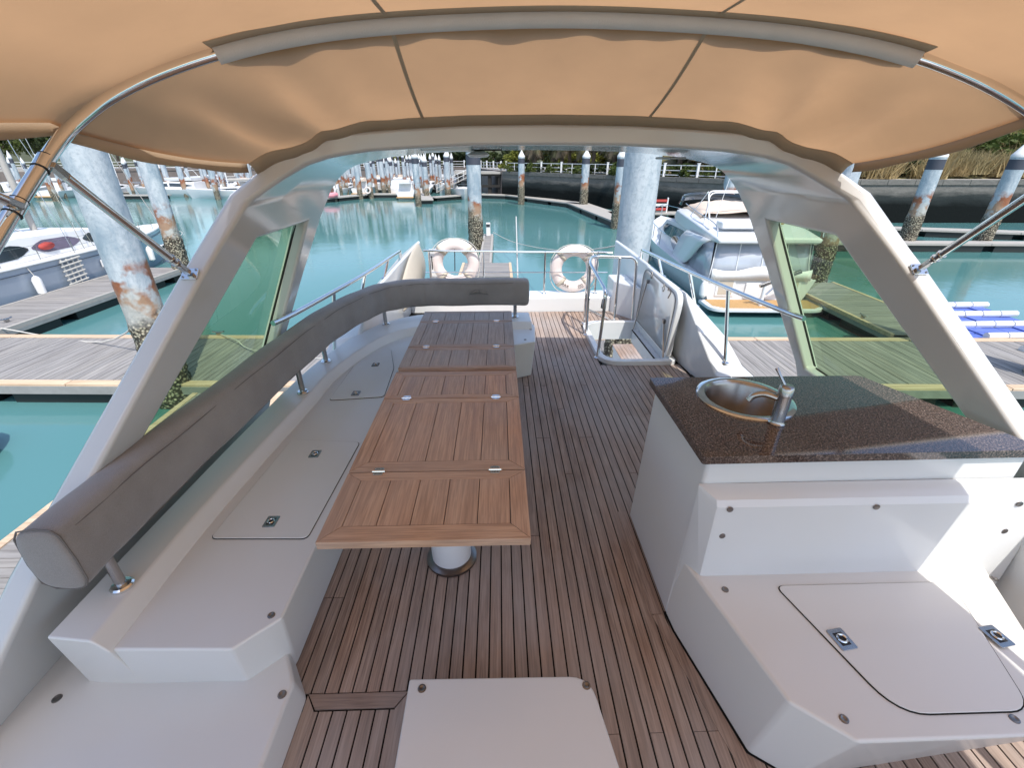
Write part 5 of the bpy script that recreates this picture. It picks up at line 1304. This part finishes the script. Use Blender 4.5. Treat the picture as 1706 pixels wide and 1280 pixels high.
for i, (rx, rz, m_, nm, lb) in enumerate(((3.6, 3.4, 'leaf', 'broadleaf_tree', 'green broadleaf tree in the belt behind the far quay'), (3.0, 3.8, 'leaf_d', 'dark_tree', 'dark green tree in the belt behind the far quay'), (3.3, 2.9, 'leaf_y', 'olive_tree', 'yellow green tree in the belt behind the far quay'))):
    t = thing(nm, lb, 'tree', (-40 + i * 6, 103, QZ), 0, lb.replace(' in the belt', 's in the belt')); c = put('crown', crown_mesh(40 + i, rx, rx, rz, 2600, .42), MAT[m_]); c.location = (0, 0, 5.2); child(c, t); child(put('trunk', trunk_mesh(i, 3.2, .28), MAT['bark']), t); trees.append(t)
rt = random.Random(3); x = -125
while x < 8:
    y = 99 + rt.uniform(-2, 5) if x > -58 else (86 if x > -70 else 83) + rt.uniform(0, 5)
    dup(rt.choice(trees), (x, y, QZ + rt.uniform(-.8, .3)), rt.uniform(0, 6), scale=rt.uniform(.75, 1.15)); x += rt.uniform(2.6, 4.2)
# palms behind the railing
def palm(seed, hgt):
    rr = random.Random(seed); mbl = MB(); mbd = MB()
    def frond(mb, a, e, L, dr):
        d = Vector((math.cos(a), math.sin(a), 0)); pts = []; p = Vector((0, 0, hgt)); ang = e
        for k in range(9):
            pts.append(p.copy()); p = p + (d * math.cos(ang) + Vector((0, 0, math.sin(ang)))) * L / 8; ang -= dr / 8
        sd_ = Vector((-d.y, d.x, 0))
        for k in range(1, 9):
            for s in (-1, 1):
                for h in (0, .5):
                    b = pts[k - 1].lerp(pts[k], h); ll = L * .30 * math.sin(math.pi * min(.97, (k + h) / 9.2)) + .12; tip = b + sd_ * s * ll * .75 + (pts[k] - pts[k-1]).normalized() * ll * .45 + Vector((0, 0, -ll * .45)); w_ = (pts[k] - pts[k-1]).normalized() * .045
                    mb.add([b - w_, b + w_, tip], [(0, 1, 2)])
        mb.tube(pts, [.04] * 3 + [.03] * 3 + [.015] * 3, 4)
    for k in range(18): frond(mbl, rr.uniform(0, 6.28), rr.uniform(-.1, 1.2), rr.uniform(2.2, 2.9), rr.uniform(1.3, 2.1))
    for k in range(14): frond(mbd, rr.uniform(0, 6.28), rr.uniform(-1.2, -.5), rr.uniform(1.7, 2.4), rr.uniform(.4, .8))
    return mbl.mesh('fronds', 0), mbd.mesh('dead_fronds', 0), MB().tube([(0, 0, -.2), (.05, 0, hgt * .5), (0, 0, hgt)], [.26, .2, .2], 9).mesh('trunk', 40)
pal = []
for i, h in enumerate((3.4, 4.3)):
    t = thing('palm_tree', ('short', 'tall')[i] + ' palm with hanging dead fronds behind the quay railing', 'palm', (4 + i * 3, 68 - i * 4, QZ), 0, ('short', 'tall')[i] + ' palms along the quay'); a, b, c = palm(60 + i, h)
    child(put('fronds', a, MAT['frond']), t); child(put('dead_fronds', b, MAT['deadfrond']), t); child(put('trunk', c, MAT['bark']), t); pal.append(t)
rt = random.Random(11)
for k in range(26):
    u = (k + .5) / 26; x = 2.5 + 21 * u; y = 66 - 26.4 * (x - .6) / 20 + rt.uniform(2.2, 6.5)
    dup(pal[rt.random() > .55], (x + rt.uniform(0, 2), y, QZ), rt.uniform(0, 6), scale=rt.uniform(.8, 1.1))
# bushes
bush = []
for i, (m_, nm, lb) in enumerate((('leaf', 'green_bush', 'green bush on the slope behind the stone quay'), ('leaf_y', 'yellow_bush', 'yellow green bush on the slope behind the stone quay'), ('leaf_d', 'dark_bush', 'dark green bush on the slope behind the stone quay'))):
    t = thing(nm, lb, 'bush', (30 + i * 3, 44, QZ + .3), 0, lb.replace(' bush', ' bushes')); c = put('crown', crown_mesh(80 + i, 1.5, 1.4, 1.05, 1500, .24, 20), MAT[m_]); c.location = (0, 0, .8); child(c, t); child(put('stem', trunk_mesh(30 + i, .7, .07), MAT['bark']), t); bush.append(t)
gt = thing('grass_tuft', 'tuft of dry straw coloured grass on the slope behind the stone quay', 'grass', (33, 44.5, QZ + .3), 0, 'dry grass tufts on the slope'); child(put('blades', tuft_mesh(5, 1.1, 1.3), MAT['dry']), gt)
def hill_z(x, y):
    y0 = 43 + max(0, (24 - x)) * 1.5; v = max(0, (y - y0) / 75)
    return QZ - .06 + (v ** .8) * (17 if x > 24 else 17 * max(.10, (x - 12) / 12)) + noise.noise(Vector((x * .12, y * .12, 0))) * 1.1 * min(1, v * 5)
rt = random.Random(21)
for k in range(300):
    x = rt.uniform(21, 66); dd = rt.random() ** 1.3 * 22; y = 43.2 + max(0, 24 - x) * 1.5 + dd
    z = hill_z(x, y); w_ = rt.random(); w_ = w_ * .6 if (x > 28 and dd < 5) else w_
    if w_ < .55: dup(gt, (x, y, z), rt.uniform(0, 6), scale=rt.uniform(.9, 1.8))
    else: dup(bush[0 if w_ < .66 else (1 if w_ < .92 else 2)], (x, y, z - .1), rt.uniform(0, 6), scale=rt.uniform(.7, 1.5) * (1.25 if x < 30 else 1))
for k in range(16):        # low shrubs between the palms and the railing
    u = k / 16; x = 2.2 + 19 * u; y = 66 - 26.4 * (x - .6) / 20 + rt.uniform(1.2, 2.2)
    dup(bush[rt.choice((0, 2, 2, 0))], (x, y, QZ - .2), rt.uniform(0, 6), scale=rt.uniform(.6, .9), label='low shrub between the palms and the quay railing', group='low shrubs under the palms')
for k in range(34):        # hedge behind the far railing
    dup(bush[rt.choice((0, 2, 2, 0, 1))], (-52 + k * 1.62 + rt.uniform(-.5, .5), 94 + rt.uniform(0, 2.5), QZ - .2), rt.uniform(0, 6), scale=rt.uniform(1.3, 2.1), label='bush in the hedge behind the far railing', group='hedge bushes behind the far railing')
for k in range(16):
    x = 3 + k * 2.0; dup(trees[rt.choice((0, 1, 1, 2))], (x + rt.uniform(-.6, .6), 79 - .9 * x + rt.uniform(0, 4), QZ - 1.6), rt.uniform(0, 6), scale=rt.uniform(.7, .95), label='leafy tree standing close behind the palms on the quay', group='trees behind the palms')
o = dup(bush[1], (1.9, 67.8, QZ), 1, 'bright yellow bush at the corner of the quay by the gangway', scale=1.25); del o['group']
# building and slabs on the hill
t = thing('hill_pavilion', 'grey concrete pavilion with a white pillar on top of the hillside', 'building', (44, 62, 4))
MB().box((38, 58, 7.2), (60, 72, 7.9)).build('roof_slab', MAT['concrete'], t); MB().box((42.4, 57.2, 2.5), (43.8, 58.4, 7.19)).build('pillar', MAT['white'], t); MB().box((52, 57.5, 3), (53.2, 58.6, 7.19)).build('pillar', MAT['white'], t)
MB().box((40, 66, 3), (59, 71, 7.18)).build('back_wall', MAT['quaybrown'], t); MB().box((37, 56.6, 5.6), (41, 57.2, 6.6)).build('parapet', MAT['concrete'], t)
for x in (45, 48.5): MB().box((x, 65.9, 4.2), (x + 2.2, 65.99, 6.4)).build('window', MAT['darkglass'], t)
t = thing('street_lamp', 'thin white lamp post beside the concrete pavilion', 'lamp', (48, 52, 3)); MB().tube([(48, 52, 2), (48, 52, 9)], .08, 8).build('pole', MAT['white'], t); MB().box((47.6, 51.8, 9), (48.6, 52.2, 9.15)).build('lamp_head', MAT['white'], t)
for px_, lb in ((1552, 'blue and white painted sign at the foot of the dry slope'), (1470, 'blue plastic sheet caught in the dark bushes above the quay wall')):
    q = aty(px_, 292 if px_ > 1500 else 276, 43.2); o = MB().box((q.x - .6, 43.1, q.z - .45), (q.x + .7, 43.2, q.z + .45)).build('painted_sign' if px_ > 1500 else 'plastic_sheet', MAT['clearvinyl'] if px_ > 1500 else MAT['blueplastic'], bevel=.02); tag(o, lb, 'sign' if px_ > 1500 else 'sheet')
